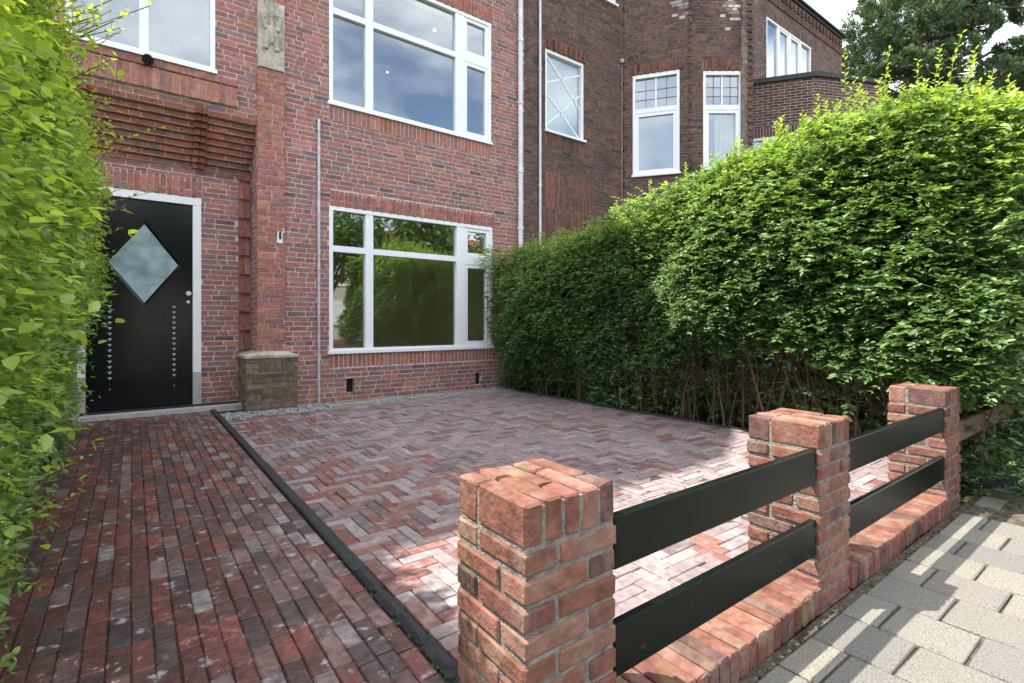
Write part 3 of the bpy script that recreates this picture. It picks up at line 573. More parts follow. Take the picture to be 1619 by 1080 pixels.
m.add([(x, y, HB) for x, y in rp_] + [(x, y, HB + .14) for x, y in rp_], [tuple(range(8))[::-1], tuple(range(8, 16))] + [(i, (i + 1) % 8, (i + 1) % 8 + 8, i + 8) for i in range(8)]); m.build('roof', M['lead'], NH)
m = MB(); m.tube([(5.65, -.035, -.04), (5.65, -.035, 8.6)], .022, .022, 10)
for z in (1.4, 3.4, 5.4, 7.2): m.tube([(5.65, -.035, z), (5.65, -.035, z + .04)], .03, .03, 10)
m.build('downpipe', M['pvc'], NH)
m = MB(); m.tube([(7.77, -.02, 2.0), (7.77, -.02, 6.15), (7.75, -.02, 6.25)], .005, .005, 6, ); m.rbox((7.76, -.03, 6.22), (.035, .03, .04), .01); m.build('cable', M['stone'], NH)
# ================================================================ FAR HOUSE (paler pointing, low bay with dark coping)
FH = empty('corner_brick_house', (15, 0, 0), 'brown brick house with pale pointing, flat dark roof edge and low parapet bay', 'house')
WF = F((10.1, 0, 0), (1, 0)); D1 = (13.49 - 10.1, 16.12 - 10.1, 7.3, 9.18); XF = 18.35
m = MB(); mo = MB(); hd = HB - .06
backing(mo, WF, .05, XF - 10.1, -.1, hd, [D1]); courses(m, WF, .05, XF - 10.1, -.06, hd, [D1, (3.0, 6.3, 9.2, 9.42), (.05, 8.3, 9.62, 9.84)], P_FAR, style='exact', j=.012)
soldiers(m, WF, 3.0, 6.3, 9.2, 9.42, P_FAR, j=.012); soldiers(m, WF, .05, 8.25, 9.62, 9.84, P_FAR, w=.03, j=.012)
for k in range(34): m.fbox(WF, .2 + k * .235, .31 + k * .235, 9.86, 10.05, 0, .05, P_FAR())
FE = F((XF, 0, 0), (0, 1)); FE.n = Vector((1, 0, 0)); backing(mo, FE, .3, 8, -.1, hd, [])
mo.quad([(10.1, 8, -.1), (10.1, 8, hd), (XF, 8, hd), (XF, 8, -.1)])
e1 = Vector((11.84, -1.9, 0)); e0 = e1 - dA * 2.36; dE = Vector((.9315, -.364, 0)).normalized(); ang = R(-36.7); d78 = Vector((math.cos(R(78)) * .598 + math.sin(R(78)) * .802, math.cos(R(78)) * .802 - math.sin(R(78)) * .598, 0)).normalized(); e2 = e1 + d78 * 1.75; dG = Vector((.55, .83, 0)).normalized()
EH = 6.36
F1 = F(e0, dA); F2 = F(e1, d78); F3 = F(e2, dG); EW = (.95, 2.12, 2.9, 5.15)
backing(mo, F1, 0, 2.36, -.1, EH, [EW], th=.2); courses(m, F1, 0, 2.36, -.06, EH, [EW, (.9, 2.2, 5.16, 5.38)], P_FAR, style='exact', j=.012); soldiers(m, F1, .9, 2.2, 5.16, 5.38, P_FAR)
backing(mo, F2, 0, 1.75, -.1, EH, [], th=.2); courses(m, F2, 0, 1.75, -.06, EH, [], P_FAR, style='exact', j=.012)
backing(mo, F3, 0, 3.1, -.1, EH, [], th=.2); courses(m, F3, 0, 3.1, -.06, EH, [], P_FAR, style='exact')
m.build('brick_wall', M['nbrick'], FH, attr=True); mo.build('wall_backing', M['fmortar'], FH)
e3 = e2 + dG * 3.1; m = MB(); out = [e0 - dA * .1 + F1.n * .06, e1 + (F1.n + F2.n) * .035, e2 + (F2.n + F3.n) * .04, e3 + F3.n * .06, Vector((e3.x, .0, 0)), Vector((e0.x, .0, 0))]
m.add([(p.x, p.y, EH) for p in out] + [(p.x, p.y, EH + .10) for p in out], [tuple(range(6))[::-1], tuple(range(6, 12))] + [(i, (i + 1) % 6, (i + 1) % 6 + 6, i + 6) for i in range(6)]); m.build('parapet_coping', M['lead'], FH)
m = MB(); m.box(10.1, XF + .05, -.05, 8, hd, hd + .07); m.box(10.1, XF + .10, -.11, 8.05, hd + .073, hd + .13); m.build('roof', M['lead'], FH)
u0, u1 = D1[0], D1[1]; q = (u1 - u0) / 4
window(FH, WF, *D1, [(u0 + q - .05, u0 + q + .05), (u0 + 2 * q - .05, u0 + 2 * q + .05), (u0 + 3 * q - .05, u0 + 3 * q + .05)], [], [(u0 + k * q + .06, u0 + (k + 1) * q - .06, 7.35, 9.12) for k in range(4)], inset=-.03, sash=[(u0 + k * q + .05, u0 + (k + 1) * q - .05, 7.35, 9.13, .06) for k in (1, 2)])
m = MB(); [m.tube([(10.1 + u0 + .1 + k * .06, .25 + .015 * (k % 2), 7.3), (10.1 + u0 + .1 + k * .06, .25 + .015 * (k % 2), 9.2)], .03, .03, 6) for k in range(42)]; m.build('curtain', M['curtain'], FH)
window(FH, F1, *EW, [(1.50, 1.56)], [(1.0, 1.5, 4.3, 4.37), (1.56, 2.07, 4.3, 4.37)], [(1.0, 2.07, 2.95, 5.1)], inset=-.03)
room(FH, WF, 2.5, 7.5, 6.9, 9.6, 3, M['roompale'], w=-.31); room(FH, F1, .6, 2.2, 2.5, 5.6, 1.2, M['roompale'], w=-.22)

# ================================================================ FRONT FENCE: three brick piers, rails, coping strip
FN = empty('garden_fence', (2.4, -5.8, -.08), 'low front fence of three brick piers joined by pairs of black green rails', 'fence')
def pier(x0, y0, sd):
    random.seed(sd); m = MB(); W = .30; Z0 = -.16; zt = .64; ZR = .535; mo_ = MB()
    mo_.box(x0 + .007, x0 + W - .007, y0 + .007, y0 + W - .007, Z0, zt - .012)
    n = 11; ch = (ZR - Z0) / n; t = W / 3
    for i in range(n):
        z = Z0 + (i + .5) * ch; lay = [(0, 0, 2, 1), (2, 0, 1, 2), (1, 2, 2, 1), (0, 1, 1, 2)] if i % 2 else [(0, 0, 1, 2), (1, 0, 2, 1), (2, 1, 1, 2), (0, 2, 2, 1)]
        for a, b, la, lb in lay:
            mx0, mx1 = x0 + a * t + (.006 if a else 0), x0 + (a + la) * t - (.005 if a + la < 3 else 0)
            my0, my1 = y0 + b * t + (.006 if b else 0), y0 + (b + lb) * t - (.005 if b + lb < 3 else 0)
            rot = Matrix.Rotation(random.uniform(-.012, .012), 3, 'Z')
            m.rbox(((mx0 + mx1) / 2 + random.uniform(-.0025, .0025), (my0 + my1) / 2 + random.uniform(-.0025, .0025), z), ((mx1 - mx0) / 2, (my1 - my0) / 2, ch / 2 - .0062), .0055, P_PIER(), rot, .0016)
    zc = (ZR + zt) / 2 + .003; hz = (zt - ZR) / 2 - .002; t5 = W / 5
    for k in range(5):
        sp = [(0, .2), (.2, .3)] if k % 2 else [(0, .1), (.1, .3)]
        if k == 0: sp = [(0, .2), (.2, .3)]
        for a, b in sp:
            m.rbox((x0 + (k + .5) * t5, y0 + (a + b) / 2, zc + random.uniform(-.003, .002)), (t5 / 2 - .0042, (b - a) / 2 - .003, hz), .006, P_PIER(), Matrix.Rotation(random.uniform(-.01, .01), 3, 'X'), .0026)
    q = m.build('brick_pier', M['pier'], FN, attr=True); mo_.build('pier_mortar', M['pmortar'], q); return q
PX = [.70, 2.19, 3.92]
for k, x in enumerate(PX): pier(x, -5.91, 40 + k)
for a, b in ((1.0, 2.19), (2.49, 3.92)):
    for zt, zb in ((.545, .405), (.262, .122)) if a < 2 else ((.535, .395), (.245, .105)):
        m = MB(); m.rbox(((a + b) / 2, -5.885, (zt + zb) / 2), ((b - a) / 2 - .003, .014, (zt - zb) / 2), .0035); m.build('rail', M['rail'], FN)
    m = MB(); n = round((b - a) / .058)
    for k in range(n):
        xx = a + (k + .5) * (b - a) / n; dy = .012 * math.sin(k * .37 + a) + random.uniform(-.005, .005)
        m.rbox((xx, -5.815 + dy * .5, -.052 + random.uniform(-.003, .003)), ((b - a) / n / 2 - .0034, .108, .052), .006, P_PIER(), Matrix.Rotation(random.uniform(-.02, .02), 3, 'Z'), .002)
    q = m.build('brick_coping', M['pier'], FN, attr=True); m = MB(); m.box(a, b, -5.905, -5.72, -.16, -.012); m.build('coping_mortar', M['joint'], q)
# neighbour's weathered rail
q = empty('wooden_rail_fence', (4.9, -5.86, -.08), 'weathered brown wooden rail running from the last brick pier into the hedge', 'fence')
m = MB(); m.rbox((5.6, -5.86, .33), (1.36, .016, .065), .004); m.build('rail', M['railwood'], q)
m = MB(); m.rbox((5.5, -5.82, .16), (.035, .03, .28), .004); m.build('post', M['railwood'], q)
# ================================================================ FOLIAGE
def leaf_mesh(name, P, A, Nn, Ln, Wd, C, m, parent, fold=.25):
    """P base points, A leaf axes, Nn normals, Ln lengths, Wd widths, C colours (all numpy)"""
    A = A / np.linalg.norm(A, axis=1, keepdims=True); S_ = np.cross(A, Nn); S_ /= np.maximum(np.linalg.norm(S_, axis=1, keepdims=True), 1e-6); U = np.cross(S_, A); n = len(P)
    l = Ln[:, None]; w_ = Wd[:, None] * .5; dr = -U * l * .12
    V = np.empty((n, 6, 3)); V[:, 0] = P; V[:, 1] = P + A * l * .33 + S_ * w_ + U * w_ * fold; V[:, 2] = P + A * l * .70 + S_ * w_ * .82 + U * w_ * fold + dr * .5
    V[:, 3] = P + A * l + dr; V[:, 4] = P + A * l * .70 - S_ * w_ * .82 + U * w_ * fold + dr * .5; V[:, 5] = P + A * l * .33 - S_ * w_ + U * w_ * fold
    me = bpy.data.meshes.new(name); me.vertices.add(n * 6); me.vertices.foreach_set('co', V.ravel())
    idx = (np.arange(n)[:, None] * 6 + np.array([0, 1, 2, 3, 0, 3, 4, 5])).ravel(); me.loops.add(n * 8); me.loops.foreach_set('vertex_index', idx)
    me.polygons.add(n * 2); me.polygons.foreach_set('loop_start', np.arange(n * 2) * 4); me.update(calc_edges=True); me.validate()
    a = me.color_attributes.new('bc', 'FLOAT_COLOR', 'POINT'); a.data.foreach_set('color', np.hstack([np.repeat(C, 6, axis=0), np.ones((n * 6, 1))]).astype('f').ravel())
    me.materials.append(m); return link(name, me, parent)
def unit(v): return v / np.maximum(np.linalg.norm(v, axis=-1, keepdims=True), 1e-9)
def rnd(n): return unit(rng.normal(size=(n, 3)))
def sprigs(P, D, Ls, nl, ll, lw, tipc, basec, var=.25, droop=.25):
    """expand sprigs (base P, direction D, length Ls) into pairs of leaves; returns arrays for leaf_mesh"""
    n = len(P); D = unit(D); side = unit(np.cross(D, rnd(n))); k = (np.arange(nl) // 2 + 1) / (nl / 2); sg = np.where(np.arange(nl) % 2, 1, -1)
    tw = (np.arange(nl) // 2) % 2
    up = np.array([0, 0, 1.]); oth = unit(np.cross(D, side))
    # flatten the sprays: leaves sit mostly to the left and right in a gently level plane
    hs = unit(np.cross(D, up) + .35 * side)
    pos = P[:, None] + D[:, None] * (Ls[:, None] * k)[:, :, None] - up * (droop * Ls[:, None] * k ** 2)[:, :, None]
    ax = D[:, None] * .65 + hs[:, None] * sg[None, :, None] * .9 + rnd(n * nl).reshape(n, nl, 3) * .35 + oth[:, None] * (tw * .3)[None, :, None]
    nm = unit(up * .9 + D[:, None] * .25 + rnd(n * nl).reshape(n, nl, 3) * .55)
    nm = np.where((np.abs((unit(ax) * nm).sum(-1)) > .95)[..., None], nm + .3, nm)
    sc = (1 - .35 * k ** 2)[None] * rng.uniform(.75, 1.2, (n, nl))
    c = basec[:, None] * (1 - k ** 1.5)[None, :, None] + tipc[:, None] * (k ** 1.5)[None, :, None]; c = c * rng.uniform(1 - var, 1 + var, (n, nl, 1))
    return pos.reshape(-1, 3), ax.reshape(-1, 3), nm.reshape(-1, 3), (ll[:, None] * sc).ravel(), (lw[:, None] * sc).ravel(), c.reshape(-1, 3)
def lump(Y, Z, s=1.0): return .5 * np.sin(Y * 3.1 * s + 1.3 * np.sin(Z * 2.3)) * np.sin(Z * 3.7 * s + 1.1 * np.sin(Y * 1.7) + .6) + .3 * np.sin(Y * 7.3 * s + Z * 2) * np.sin(Z * 8.1 * s - Y * 1.3) + .2 * np.sin(Y * 15 * s + 2) * np.sin(Z * 13 * s + Y)
# ---- right hedge -----------------------------------------------------------
def r_top(Y): return np.interp(Y, [-6.3, -5.6, -4.9, -4.0, -3.2, -2.45, -1.6, -.9, -.1], [2.50, 2.64, 2.84, 2.70, 2.46, 2.30, 2.20, 2.20, 2.20])
def r_bot(Y): return np.interp(Y, [-6.3, -5.9, -5.2, -4.2, -3.2, -2.2, -1.0, -.1], [.68, .60, .62, .84, .56, .30, .14, .10])
def r_face(Y, Z):
    b = np.interp(Z, [0, .5, 1.0, 1.6, 2.3, 3.1], [4.86, 4.66, 4.48, 4.46, 4.62, 5.05]); near = np.clip((-Y - 4.9) / 1.0, 0, 1)
    return b - .12 * near + .22 * lump(Y, Z) + .18 * np.sin(Y * 1.9 + .5) * np.sin(Z * 2.1 + .4 * Y)
RG = np.array
DK, MD, LT, TIP, YEL = RG([.048, .105, .030]), RG([.095, .185, .058]), RG([.165, .275, .085]), RG([.25, .385, .085]), RG([.36, .48, .09])
def mixc(t, stops):
    t = np.clip(t, 0, 1) * (len(stops) - 1); i = np.minimum(t.astype(int), len(stops) - 2); f_ = (t - i)[:, None]; st = np.array(stops); return st[i] * (1 - f_) + st[i + 1] * f_
out = []
def add_right(n, kind):
    Y = -rng.uniform(.12, 6.15, n); u = rng.uniform(0, 1, n); zt = r_top(Y); zb = r_bot(Y)
    if kind == 'face':
        Z = zb + (zt - zb) * u; X = r_face(Y, Z) + rng.exponential(.12, n); D = np.stack([-np.ones(n), rng.normal(0, .5, n) - .15, .25 + rng.normal(0, .4, n)], 1)
    elif kind == 'top':
        X = rng.uniform(4.55, 6.0, n); Z = zt - .22 * ((X - 5.3) / .6) ** 2 + .10 * lump(X * 2, Y) - rng.exponential(.07, n); D = np.stack([rng.normal(-.15, .45, n), rng.normal(0, .45, n), np.ones(n)], 1)
    elif kind == 'front':   # the street end, wrapping round beyond the last pier
        X = rng.uniform(4.30, 8.0, n); Z = rng.uniform(.52, 2.66, n); Y = -6.02 - .10 * np.sin(Z * 1.6) + .16 * np.abs(lump(X, Z)) + .35 * np.clip(.75 - (X - 4.25), 0, .7) + rng.exponential(.08, n) + .25 * np.clip(Z - 2.4, 0, 1)
        zt = 2.66; D = np.stack([rng.normal(-.1, .5, n), -np.ones(n), .2 + rng.normal(0, .4, n)], 1)
    elif kind == 'fronttop':
        X = rng.uniform(4.9, 8.0, n); Y = rng.uniform(-6.05, -4.6, n); Z = 2.62 + .10 * lump(X * 2, Y) - rng.exponential(.07, n); zt = Z; D = np.stack([rng.normal(0, .45, n), rng.normal(-.2, .45, n), np.ones(n)], 1)
    elif kind == 'back':
        Z = rng.uniform(.0, 2.3, n); X = 6.0 + rng.normal(0, .08, n); D = np.stack([np.ones(n), rng.normal(0, .5, n), rng.normal(0, .4, n)], 1)
    elif kind == 'core':
        Z = zb + .1 + (zt - .25 - zb) * u; X = r_face(Y, Z) + rng.uniform(.2, 1.1, n); D = rnd(n)
    elif kind == 'low':
        Z = rng.uniform(.02, 1, n) * zb; keep = rng.uniform(size=n) < np.interp(Y, [-6, -4.5, -2.5, -1.5, 0], [.22, .30, .55, .9, 1]); X = r_face(Y, Z) + rng.uniform(.0, .9, n); D = np.stack([-np.ones(n), rng.normal(0, .6, n), .3 + rng.normal(0, .4, n)], 1)
        X, Y, Z, D = X[keep], Y[keep], Z[keep], D[keep]; n = len(X); zt = r_top(Y)
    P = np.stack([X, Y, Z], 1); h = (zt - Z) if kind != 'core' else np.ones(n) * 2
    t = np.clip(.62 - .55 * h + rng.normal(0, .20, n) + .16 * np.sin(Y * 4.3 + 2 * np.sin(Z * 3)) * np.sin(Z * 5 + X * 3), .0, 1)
    if kind in ('core', 'back'): t = t * 0 + rng.uniform(0, .15, n)  # inner and back leaves coloured dark to imitate shade inside the hedge
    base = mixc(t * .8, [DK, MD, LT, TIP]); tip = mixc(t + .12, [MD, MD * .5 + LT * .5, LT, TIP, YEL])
    ll = (.036 + .018 * np.clip((-Y - 2.5) / 2.5, 0, 1)) * rng.uniform(.65, 1.4, n) * (2.2 if kind in ('core', 'back') else 1); Ls = rng.uniform(.07, .17, n) * np.where(h < .25, 1.3, 1)  # inner and back leaves enlarged to block light through the hedge
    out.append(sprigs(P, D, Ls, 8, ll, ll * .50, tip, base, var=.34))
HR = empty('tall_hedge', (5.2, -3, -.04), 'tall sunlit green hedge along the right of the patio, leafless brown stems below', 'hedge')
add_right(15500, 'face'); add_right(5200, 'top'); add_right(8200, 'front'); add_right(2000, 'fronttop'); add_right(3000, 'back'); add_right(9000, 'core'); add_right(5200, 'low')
# tall single shoots standing out of the top
def shoots(lst, n=22, ll=.055, tip=YEL, base=LT, bend=.12):
    for (x, y, z, L_, dx, dy) in lst:
        D = unit(np.array([[dx, dy, 1.]])); k = np.linspace(.05, 1, n); P = np.array([x, y, z]) + D * (k * L_)[:, None] + np.array([dx, dy, 0]) * (bend * k ** 2)[:, None]
        a0 = rng.uniform(0, 6.28); an = a0 + (np.arange(n) // 2) * 1.57 + (np.arange(n) % 2) * 3.1416
        ax = D * .75 + np.stack([np.cos(an), np.sin(an), 0 * an], 1); nm = unit(D * .9 + rnd(n) * .4 + np.array([.01, .02, .3])); s = ll * (1 - .45 * k) * rng.uniform(.85, 1.15, n)
        out.append((P, ax, nm, s, s * .45, (base * (1 - k)[:, None] + tip * k[:, None]) * rng.uniform(.85, 1.15, (n, 1))))
        stems.append((np.array([x, y, z - .2]), P[n // 2], P[-1]))
stems = []
sh = [(5.15, -4.92, 2.95, .62, -.05, 0), (5.3, -4.62, 2.9, .36, .05, .02), (5.0, -5.25, 2.85, .50, .08, -.05), (5.3, -5.4, 2.85, .42, .05, 0), (5.1, -5.62, 2.8, .60, .32, -.10), (4.9, -5.8, 2.75, .3, .1, -.1), (5.2, -4.3, 2.8, .28, 0, .1), (5.2, -3.9, 2.75, .25, .05, 0), (5.1, -3.3, 2.62, .25, 0, 0), (5.0, -2.9, 2.5, .25, -.1, 0), (5.1, -2.4, 2.4, .22, 0, 0)]
for a_ in sh[:8]:
    for k in range(4): sh.append((a_[0] + random.uniform(-.12, .12), a_[1] + random.uniform(-.12, .12), a_[2] - .12, a_[3] * random.uniform(.5, .85), random.uniform(-.3, .3), random.uniform(-.3, .3)))
for k in range(150):
    y = -random.uniform(.4, 6.1); sh.append((random.uniform(4.75, 5.7), y, float(r_top(y)) - .12, random.uniform(.18, .38), random.uniform(-.25, .25), random.uniform(-.25, .25)))
for k in range(26): sh.append((random.uniform(5, 7.8), random.uniform(-6, -5.0), 2.55, random.uniform(.15, .4), random.uniform(-.2, .2), random.uniform(-.2, .2)))
shoots(sh, ll=.062)
cat_ = lambda o_: [np.concatenate([o[i] for o in o_]) for i in range(6)]
leaf_mesh('foliage', *cat_(out), M['leaf'], HR); out = []
m = MB(); random.seed(11)
for k in range(300):
    y = -random.uniform(.3, 6.0); x = random.gauss(5.25, .26); x = min(max(x, 4.84), 5.9)
    if y < -5.85: y = -5.85
    lean = random.uniform(-.35, .35); ly = random.uniform(-.35, .35); h = random.uniform(.7, 1.7); p = [Vector((x, y, -.06))]
    for t in (.25, .5, .75, 1): p.append(Vector((x + lean * t * h * .6 + random.uniform(-.04, .04), y + ly * t * h + random.uniform(-.04, .04), h * t)))
    r = random.uniform(.004, .013); m.tube(p, r, r * .5, 5)
    for j in range(5):
        b = p[random.randint(1, 3)]; d = Vector((random.uniform(-.45, .3), random.uniform(-.4, .4), random.uniform(-.05, .45))); m.tube([b, b + d * .5 + Vector((0, 0, random.uniform(-.03, .06))), b + d], r * .45, r * .2, 4)
for a, b, c in stems: m.tube([a, b, c], .004, .0015, 4)
m.build('stems', M['stem'], HR)
# ---- left hedge ------------------------------------------------------------
HL = empty('leafy_hedge', (-.9, -3, -.04), 'bright yellow green hedge leaning over the brick path on the left', 'hedge')
def l_face(Y, Z): return np.interp(Z, [0, .4, 1.0, 1.6, 2.3, 2.9], [-.46, -.40, -.33, -.29, -.34, -.52]) + .15 * lump(Y * 1.1 + 5, Z + 2) - .05 + .08 * np.clip(-Y - 3.6, 0, 1.0) - .03 - .10 * np.clip((Y + 2.8) / 1.4, 0, 1) * np.clip((1.5 - Z) / .8, 0, 1)
def add_left(n, kind):
    Y = -rng.uniform(.35, 5.9, n); zt = np.interp(Y, [-6, -5.0, -4.5, -3.5, -1.5, -.3], [1.9, 2.15, 2.75, 2.85, 2.6, 2.3]); Z = rng.uniform(.04, 1, n) * (zt - .05)
    if kind == 'face': X = l_face(Y, Z) - rng.exponential(.08, n); D = np.stack([np.ones(n), rng.normal(-.1, .5, n), .15 + rng.normal(0, .45, n)], 1)
    elif kind == 'top': X = rng.uniform(-1.15, -.40, n); Z = zt - .25 * ((X + .75) / .5) ** 2 + .1 * lump(X * 2, Y) - rng.exponential(.07, n); D = np.stack([rng.normal(.25, .45, n), rng.normal(0, .45, n), np.ones(n)], 1)
    elif kind == 'core': Z = Z * .62; X = l_face(Y, Z) - rng.uniform(.15, .7, n); D = rnd(n)
    elif kind == 'end': X = rng.uniform(-1.5, -.3, n); Y = -5.9 + rng.exponential(.07, n); D = np.stack([rng.normal(0, .4, n), -np.ones(n), rng.normal(.2, .4, n)], 1)
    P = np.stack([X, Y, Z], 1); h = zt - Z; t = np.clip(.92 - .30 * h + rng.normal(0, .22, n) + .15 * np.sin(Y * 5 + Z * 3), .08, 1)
    if kind == 'core': t = rng.uniform(0, .3, n)  # core leaves darkened for depth, shade painted into their colour
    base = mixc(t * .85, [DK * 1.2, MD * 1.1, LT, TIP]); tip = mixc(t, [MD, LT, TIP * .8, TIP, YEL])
    big = rng.uniform(size=n) < .07; ll = np.where(big, .058, .037) * rng.uniform(.65, 1.35, n); Ls = rng.uniform(.09, .2, n) * np.where(big, 1.3, 1)
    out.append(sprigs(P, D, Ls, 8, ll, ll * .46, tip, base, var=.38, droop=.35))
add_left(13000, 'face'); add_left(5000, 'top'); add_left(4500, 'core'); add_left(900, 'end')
stems = []
sh = []
for k in range(130):
    y = -random.uniform(.6, 4.6); z = random.uniform(1.6, 2.6); sh.append((float(l_face(np.array(y), np.array(z))) - .1, y, z, random.uniform(.2, .46), random.uniform(.25, .9), random.uniform(-.35, .3)))
sh += [(-.38, -3.3, 2.35, .5, .45, .2), (-.33, -3.9, 2.2, .42, .55, .1), (-.40, -2.6, 2.5, .55, .5, .1), (-.36, -4.1, 2.5, .5, .2, 0), (-.30, -2.9, 1.95, .42, .9, -.1), (-.3, -2.6, 1.7, .4, 1.1, .0), (-.42, -4.5, .42, .20, .9, .3), (-.40, -4.2, .25, .16, .8, .2)]
shoots(sh, n=20, ll=.05, tip=YEL * .95, base=TIP, bend=.18)
leaf_mesh('foliage', *cat_(out), M['leafl'], HL); out = []
m = MB(); random.seed(5)
for k in range(160):
    y = -random.uniform(.5, 5.8); x = random.uniform(-1.3, -.62); h = random.uniform(1.4, 2.6); lx = random.uniform(-.1, .28); ly = random.uniform(-.2, .2); p = [Vector((x + lx * t * t, y + ly * t + random.uniform(-.03, .03), -.05 + h * t)) for t in (0, .25, .5, .75, 1)]; r = random.uniform(.004, .012); m.tube(p, r, r * .4, 5)
for a, b, c in stems: m.tube([a, b, c], .004, .0015, 4)
m.build('stems', M['stem'], HL)
# ---- ground cover beneath the street end of the tall hedge, fallen leaves
n = 1500; P = np.stack([rng.uniform(4.3, 7.5, n), rng.uniform(-6.25, -5.7, n), rng.uniform(-.09, .16, n)], 1); t = rng.uniform(0, .5, n)
out.append(sprigs(P, np.stack([rng.normal(0, .5, n), rng.normal(-.5, .5, n), rng.uniform(.2, 1, n)], 1), rng.uniform(.04, .1, n), 6, rng.uniform(.02, .04, n), rng.uniform(.012, .022, n), mixc(t, [DK, MD, LT]), mixc(t * 0, [DK * .8, MD])))
tag(leaf_mesh('ground_cover', *cat_(out), M['leaf'], None), 'low dark ground cover growing beneath the hedge beside the pavement', 'ground cover', kind='stuff'); out = []
n = 260; yy = -rng.uniform(.0, 5.6, n) ** 1.0; P = np.stack([np.where(rng.uniform(size=n) < .6, .738, .80) + rng.normal(0, .006, n), yy, rng.uniform(-.004, .004, n)], 1)
P[150:, 0] = -.5 + .06175 * rng.integers(0, 20, 110) + rng.normal(0, .002, 110)
out.append(sprigs(P, np.stack([rng.normal(0, .6, n), rng.normal(0, .6, n), rng.uniform(.4, 1, n)], 1), rng.uniform(.004, .014, n), 6, rng.uniform(.006, .012, n), rng.uniform(.003, .006, n), mixc(rng.uniform(0, .6, n), [DK, MD, LT]), mixc(np.zeros(n), [DK, MD])))
tag(leaf_mesh('joint_weeds', *cat_(out), M['leaf'], None), 'tiny green weeds sprouting in the joints of the path and its dark kerb', 'weeds', kind='stuff'); out = []
m = MB()
for k in range(60):
    a = random.uniform(3.8, 6.5); m.rbox((a, random.uniform(-6.6, -5.95), -.088), (random.uniform(.006, .02),) * 2 + (.006,), .004, j=.003)
for k in range(260):
    a = random.uniform(-1, 4.0); m.rbox((a, random.gauss(-5.985, .018), -.088), (random.uniform(.002, .006),) * 2 + (.003,), .001, j=.001)
tag(m.build('pavement_grit', M['dirt']), 'loose sandy grit along the pavement edge below the fence', 'grit', kind='stuff')
n = 120; P = np.stack([rng.uniform(.9, 4.6, n), rng.uniform(-5.6, -.6, n), rng.uniform(.004, .008, n)], 1)
P[:50, 0] = rng.normal(3.75, .14, 50); P[:50, 1] = rng.normal(-5.35, .12, 50); P[:50, 2] = rng.uniform(.005, .03, 50)
ax = rnd(n) * [1, 1, .15]; C = np.array([.07, .045, .02]) * rng.uniform(.5, 1.6, (n, 1))
tag(leaf_mesh('fallen_leaves', P, ax, unit(rnd(n) * .3 + [0, 0, 1]), rng.uniform(.015, .035, n), rng.uniform(.008, .016, n), C, M['leaf'], None), 'scattered dry brown fallen leaves on the herringbone patio', 'leaves', kind='stuff')
# ---- trees -----------------------------------------------------------------
def limb(m, p0, p1, r0, r1, sag=.1, seg=6, n=8):
    p0, p1 = Vector(p0), Vector(p1); pts = []
    for i in range(seg + 1):
        t = i / seg; pts.append(p0.lerp(p1, t) + Vector((random.uniform(-1, 1), random.uniform(-1, 1), random.uniform(-.5, .5))) * sag * math.sin(t * 3.14))
    m.tube(pts, r0, r1, n); return pts
def pine(loc, blobs, label):
    T_ = empty('pine_tree', loc, label, 'tree'); X, Y, Z = loc; m = MB(); random.seed(21)
    tr = limb(m, (X, Y, Z - .2), (X + .5, Y, 13.5), .34, .10, .25, 10, 12)
    P, A, Nn, Ll, Ww, C = [], [], [], [], [], []
    for (bx, by, bz, br) in blobs:
        b = min(tr, key=lambda q: abs(q.z - (bz - 1.2))); limb(m, b, (bx, by, bz - .1), .085, .03, .35, 6, 6)
        for k in range(5):
            d = Vector((random.gauss(0, 1), random.gauss(0, 1), random.gauss(.2, .6))).normalized() * br * .8; limb(m, (bx - d.x * .2, by - d.y * .2, bz - .1), (bx + d.x, by + d.y, bz + d.z * .6), .03, .01, .1, 3, 4)
        nt_ = int(330 * br ** 2); c = rnd(nt_) * (rng.uniform(.45, 1, (nt_, 1)) ** .5) * br * [1, 1, .62] + [bx, by, bz]; 
        c = c + .16 * np.sin(c * 5 + 1)
        d = unit((c - [bx, by, bz - .5 * br]) / br + rnd(nt_) * .5 + [0, 0, .25]); k = 15
        ax = unit(d[:, None] * .9 + rnd(nt_ * k).reshape(nt_, k, 3) * .85); pp = c[:, None] + d[:, None] * (np.linspace(-.12, .08, k))[None, :, None]
        shade = rng.uniform(.55, 1.35, (nt_, 1, 1)); col = np.array([.062, .115, .050]) * shade * rng.uniform(.8, 1.2, (nt_, k, 1)); col = col + (rng.uniform(size=(nt_, 1, 1)) < .12) * np.array([.05, .04, .0])
        P.append(pp.reshape(-1, 3)); A.append(ax.reshape(-1, 3)); C.append(col.reshape(-1, 3))
    P, A, C = map(np.concatenate, (P, A, C)); n = len(P)
    m.build('trunk', M['bark'], T_); leaf_mesh('crown', P, A, rnd(n), rng.uniform(.12, .22, n), rng.uniform(.022, .036, n), C, M['needle'], T_)
random.seed(3); BL = []
def wp(px, py, t):    # one-off layout of the crown's clumps, in metres
    u = (px - 809.5) / 805; v = (510 - py) / 805; return (t * (.598 + .802 * u), t * (.802 - .598 * u) - 6.8, 1.05 + t * v)
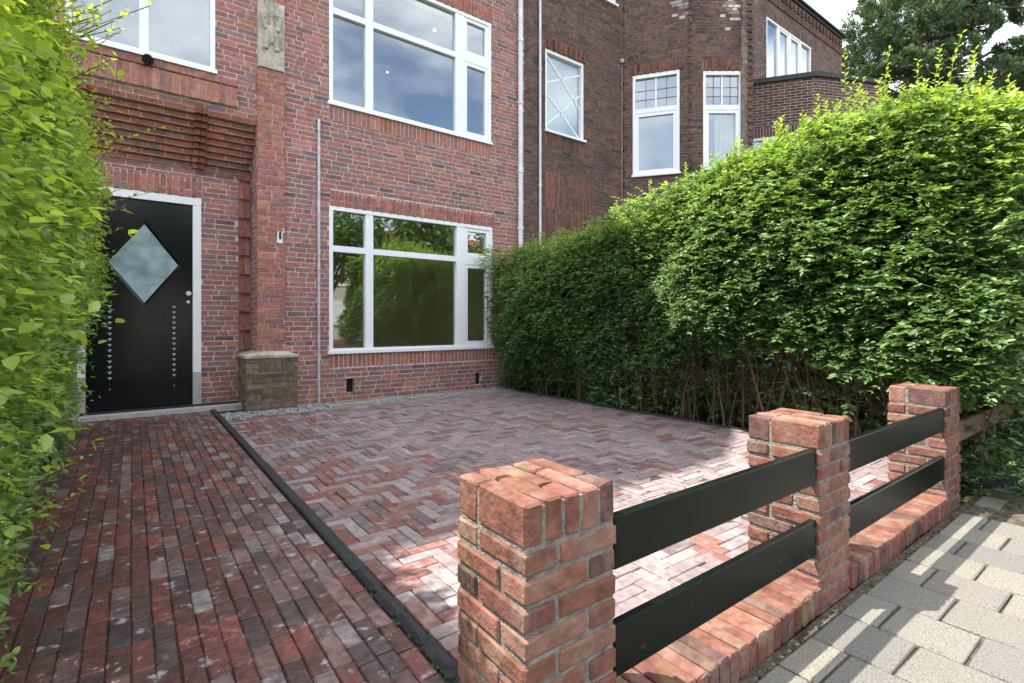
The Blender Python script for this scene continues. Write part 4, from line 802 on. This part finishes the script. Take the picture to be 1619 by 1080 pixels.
for (px, py, rp_) in ((1375, 40, 30), (1400, 75, 34), (1360, 95, 26), (1425, 20, 34), (1450, 60, 36), (1470, 20, 34), (1440, 100, 32), (1490, 45, 36), (1385, 125, 30), (1415, 150, 30), (1350, 140, 20), (1480, 100, 34), (1515, 15, 32), (1530, 50, 34), (1460, 140, 28), (1510, 90, 26), (1545, 5, 30), (1580, -5, 30), (1562, 30, 20), (1400, -10, 34), (1450, -30, 40), (1520, -40, 42), (1600, -20, 30), (1590, 95, 24), (1615, 75, 26), (1570, 120, 22), (1605, 125, 30), (1630, 100, 34), (1500, 140, 24), (1540, 145, 24), (1585, 150, 26), (1340, 60, 13), (1335, 105, 14), (1640, 10, 30), (1660, 60, 30), (1650, 140, 40), (1380, 175, 30), (1430, 190, 34), (1490, 185, 34), (1550, 190, 34), (1610, 180, 26)):
    t = 20 + random.uniform(-1.6, 2.4); x, y, z = wp(px, py, t); BL.append((x, y, z, rp_ / 805 * t * 1.15))
pine((24.6, -.2, -.16), BL, 'dark green pine tree with ragged crown behind the flat roofed house')
def broadleaf(loc, h, r, label, sd, name='leafy_tree', nl=16000, cs=1.0, grp=None, tr=.16):
    random.seed(sd); X, Y, Z = loc; T_ = empty(name, loc, label, 'tree', grp); m = MB(); base = h - 2 * r * .85
    pts = limb(m, (X, Y, Z - .2), (X, Y, Z + max(base, h * .35)), tr, tr * .7, .1, 5, 10); top = pts[-1]; cl = []
    for k in range(15):
        a = random.uniform(0, 6.28); e = random.uniform(-.5, 1); rr = r * random.uniform(.45, .85); c = Vector((X + math.cos(a) * rr * math.cos(e), Y + math.sin(a) * rr * math.cos(e), Z + h - r * .85 + rr * math.sin(e) * .95)); cl.append((c, r * random.uniform(.3, .48))); limb(m, top, c, tr * .4, .02, .15, 4, 6)
    m.build('trunk', M['bark'], T_); P = []
    per = nl // 15
    for c, cr in cl: P.append(rnd(per) * (rng.uniform(.5, 1, (per, 1)) ** .4) * cr + np.array(c))
    P = np.concatenate(P); n = len(P); t = rng.uniform(0, .75, n); leaf_mesh('crown', P, rnd(n), unit(rnd(n) + [0, 0, .6]), rng.uniform(.12, .22, n) * cs, rng.uniform(.07, .12, n) * cs, mixc(t, [DK, MD, LT]), M['leaf'], T_)
broadleaf((27.5, 4.0, -.16), 13.3, 2.4, 'distant leafy tree peeping over the corner of the dark roof edge', 8, nl=9000)
# the far side of the street, which the panes mirror
for k, (x, y, h, r) in enumerate(((7.5, -18, 6.6, 2.6), (12.5, -17.5, 7.8, 3.1), (17.5, -18.5, 7.0, 3.0), (23, -18, 8.2, 3.3), (29, -19, 7.6, 3.2), (2, -18.5, 6.4, 2.6))):
    broadleaf((x, y, -.16), h, r, ['round street tree opposite the black front door', 'broad leafy street tree across the road mirrored in the ground floor window', 'low wide street tree across the road', 'tallest street tree across the road', 'street tree at the far right end across the road', 'small street tree across the road left of the others'][k], 60 + k, nl=9000, cs=1.5, grp='trees across the street')
q = empty('terraced_house', (14, -27, -.16), 'brick house with red tiled roof across the street behind the trees', 'house')
m = MB(); m.box(-4, 34, -33, -25, -.16, 5.2); m.build('wall', M['fmortar'], q); m = MB(); m.add([(-4.3, -24.7, 5.2), (34.3, -24.7, 5.2), (34.3, -33.3, 5.2), (-4.3, -33.3, 5.2), (-4.3, -29, 7.9), (34.3, -29, 7.9)], [(0, 1, 5, 4), (2, 3, 4, 5), (0, 4, 3), (1, 2, 5), (3, 2, 1, 0)]); m.build('roof', M['rooftile'], q)
for k in range(9): x = -2 + k * 4; m = MB(); m.box(x, x + 1.7, -25.05, -24.95, .9, 2.4); m.build('window', M['white'], q); m = MB(); m.box(x, x + 1.7, -25.05, -24.95, 3.3, 4.5); m.build('window', M['white'], q)
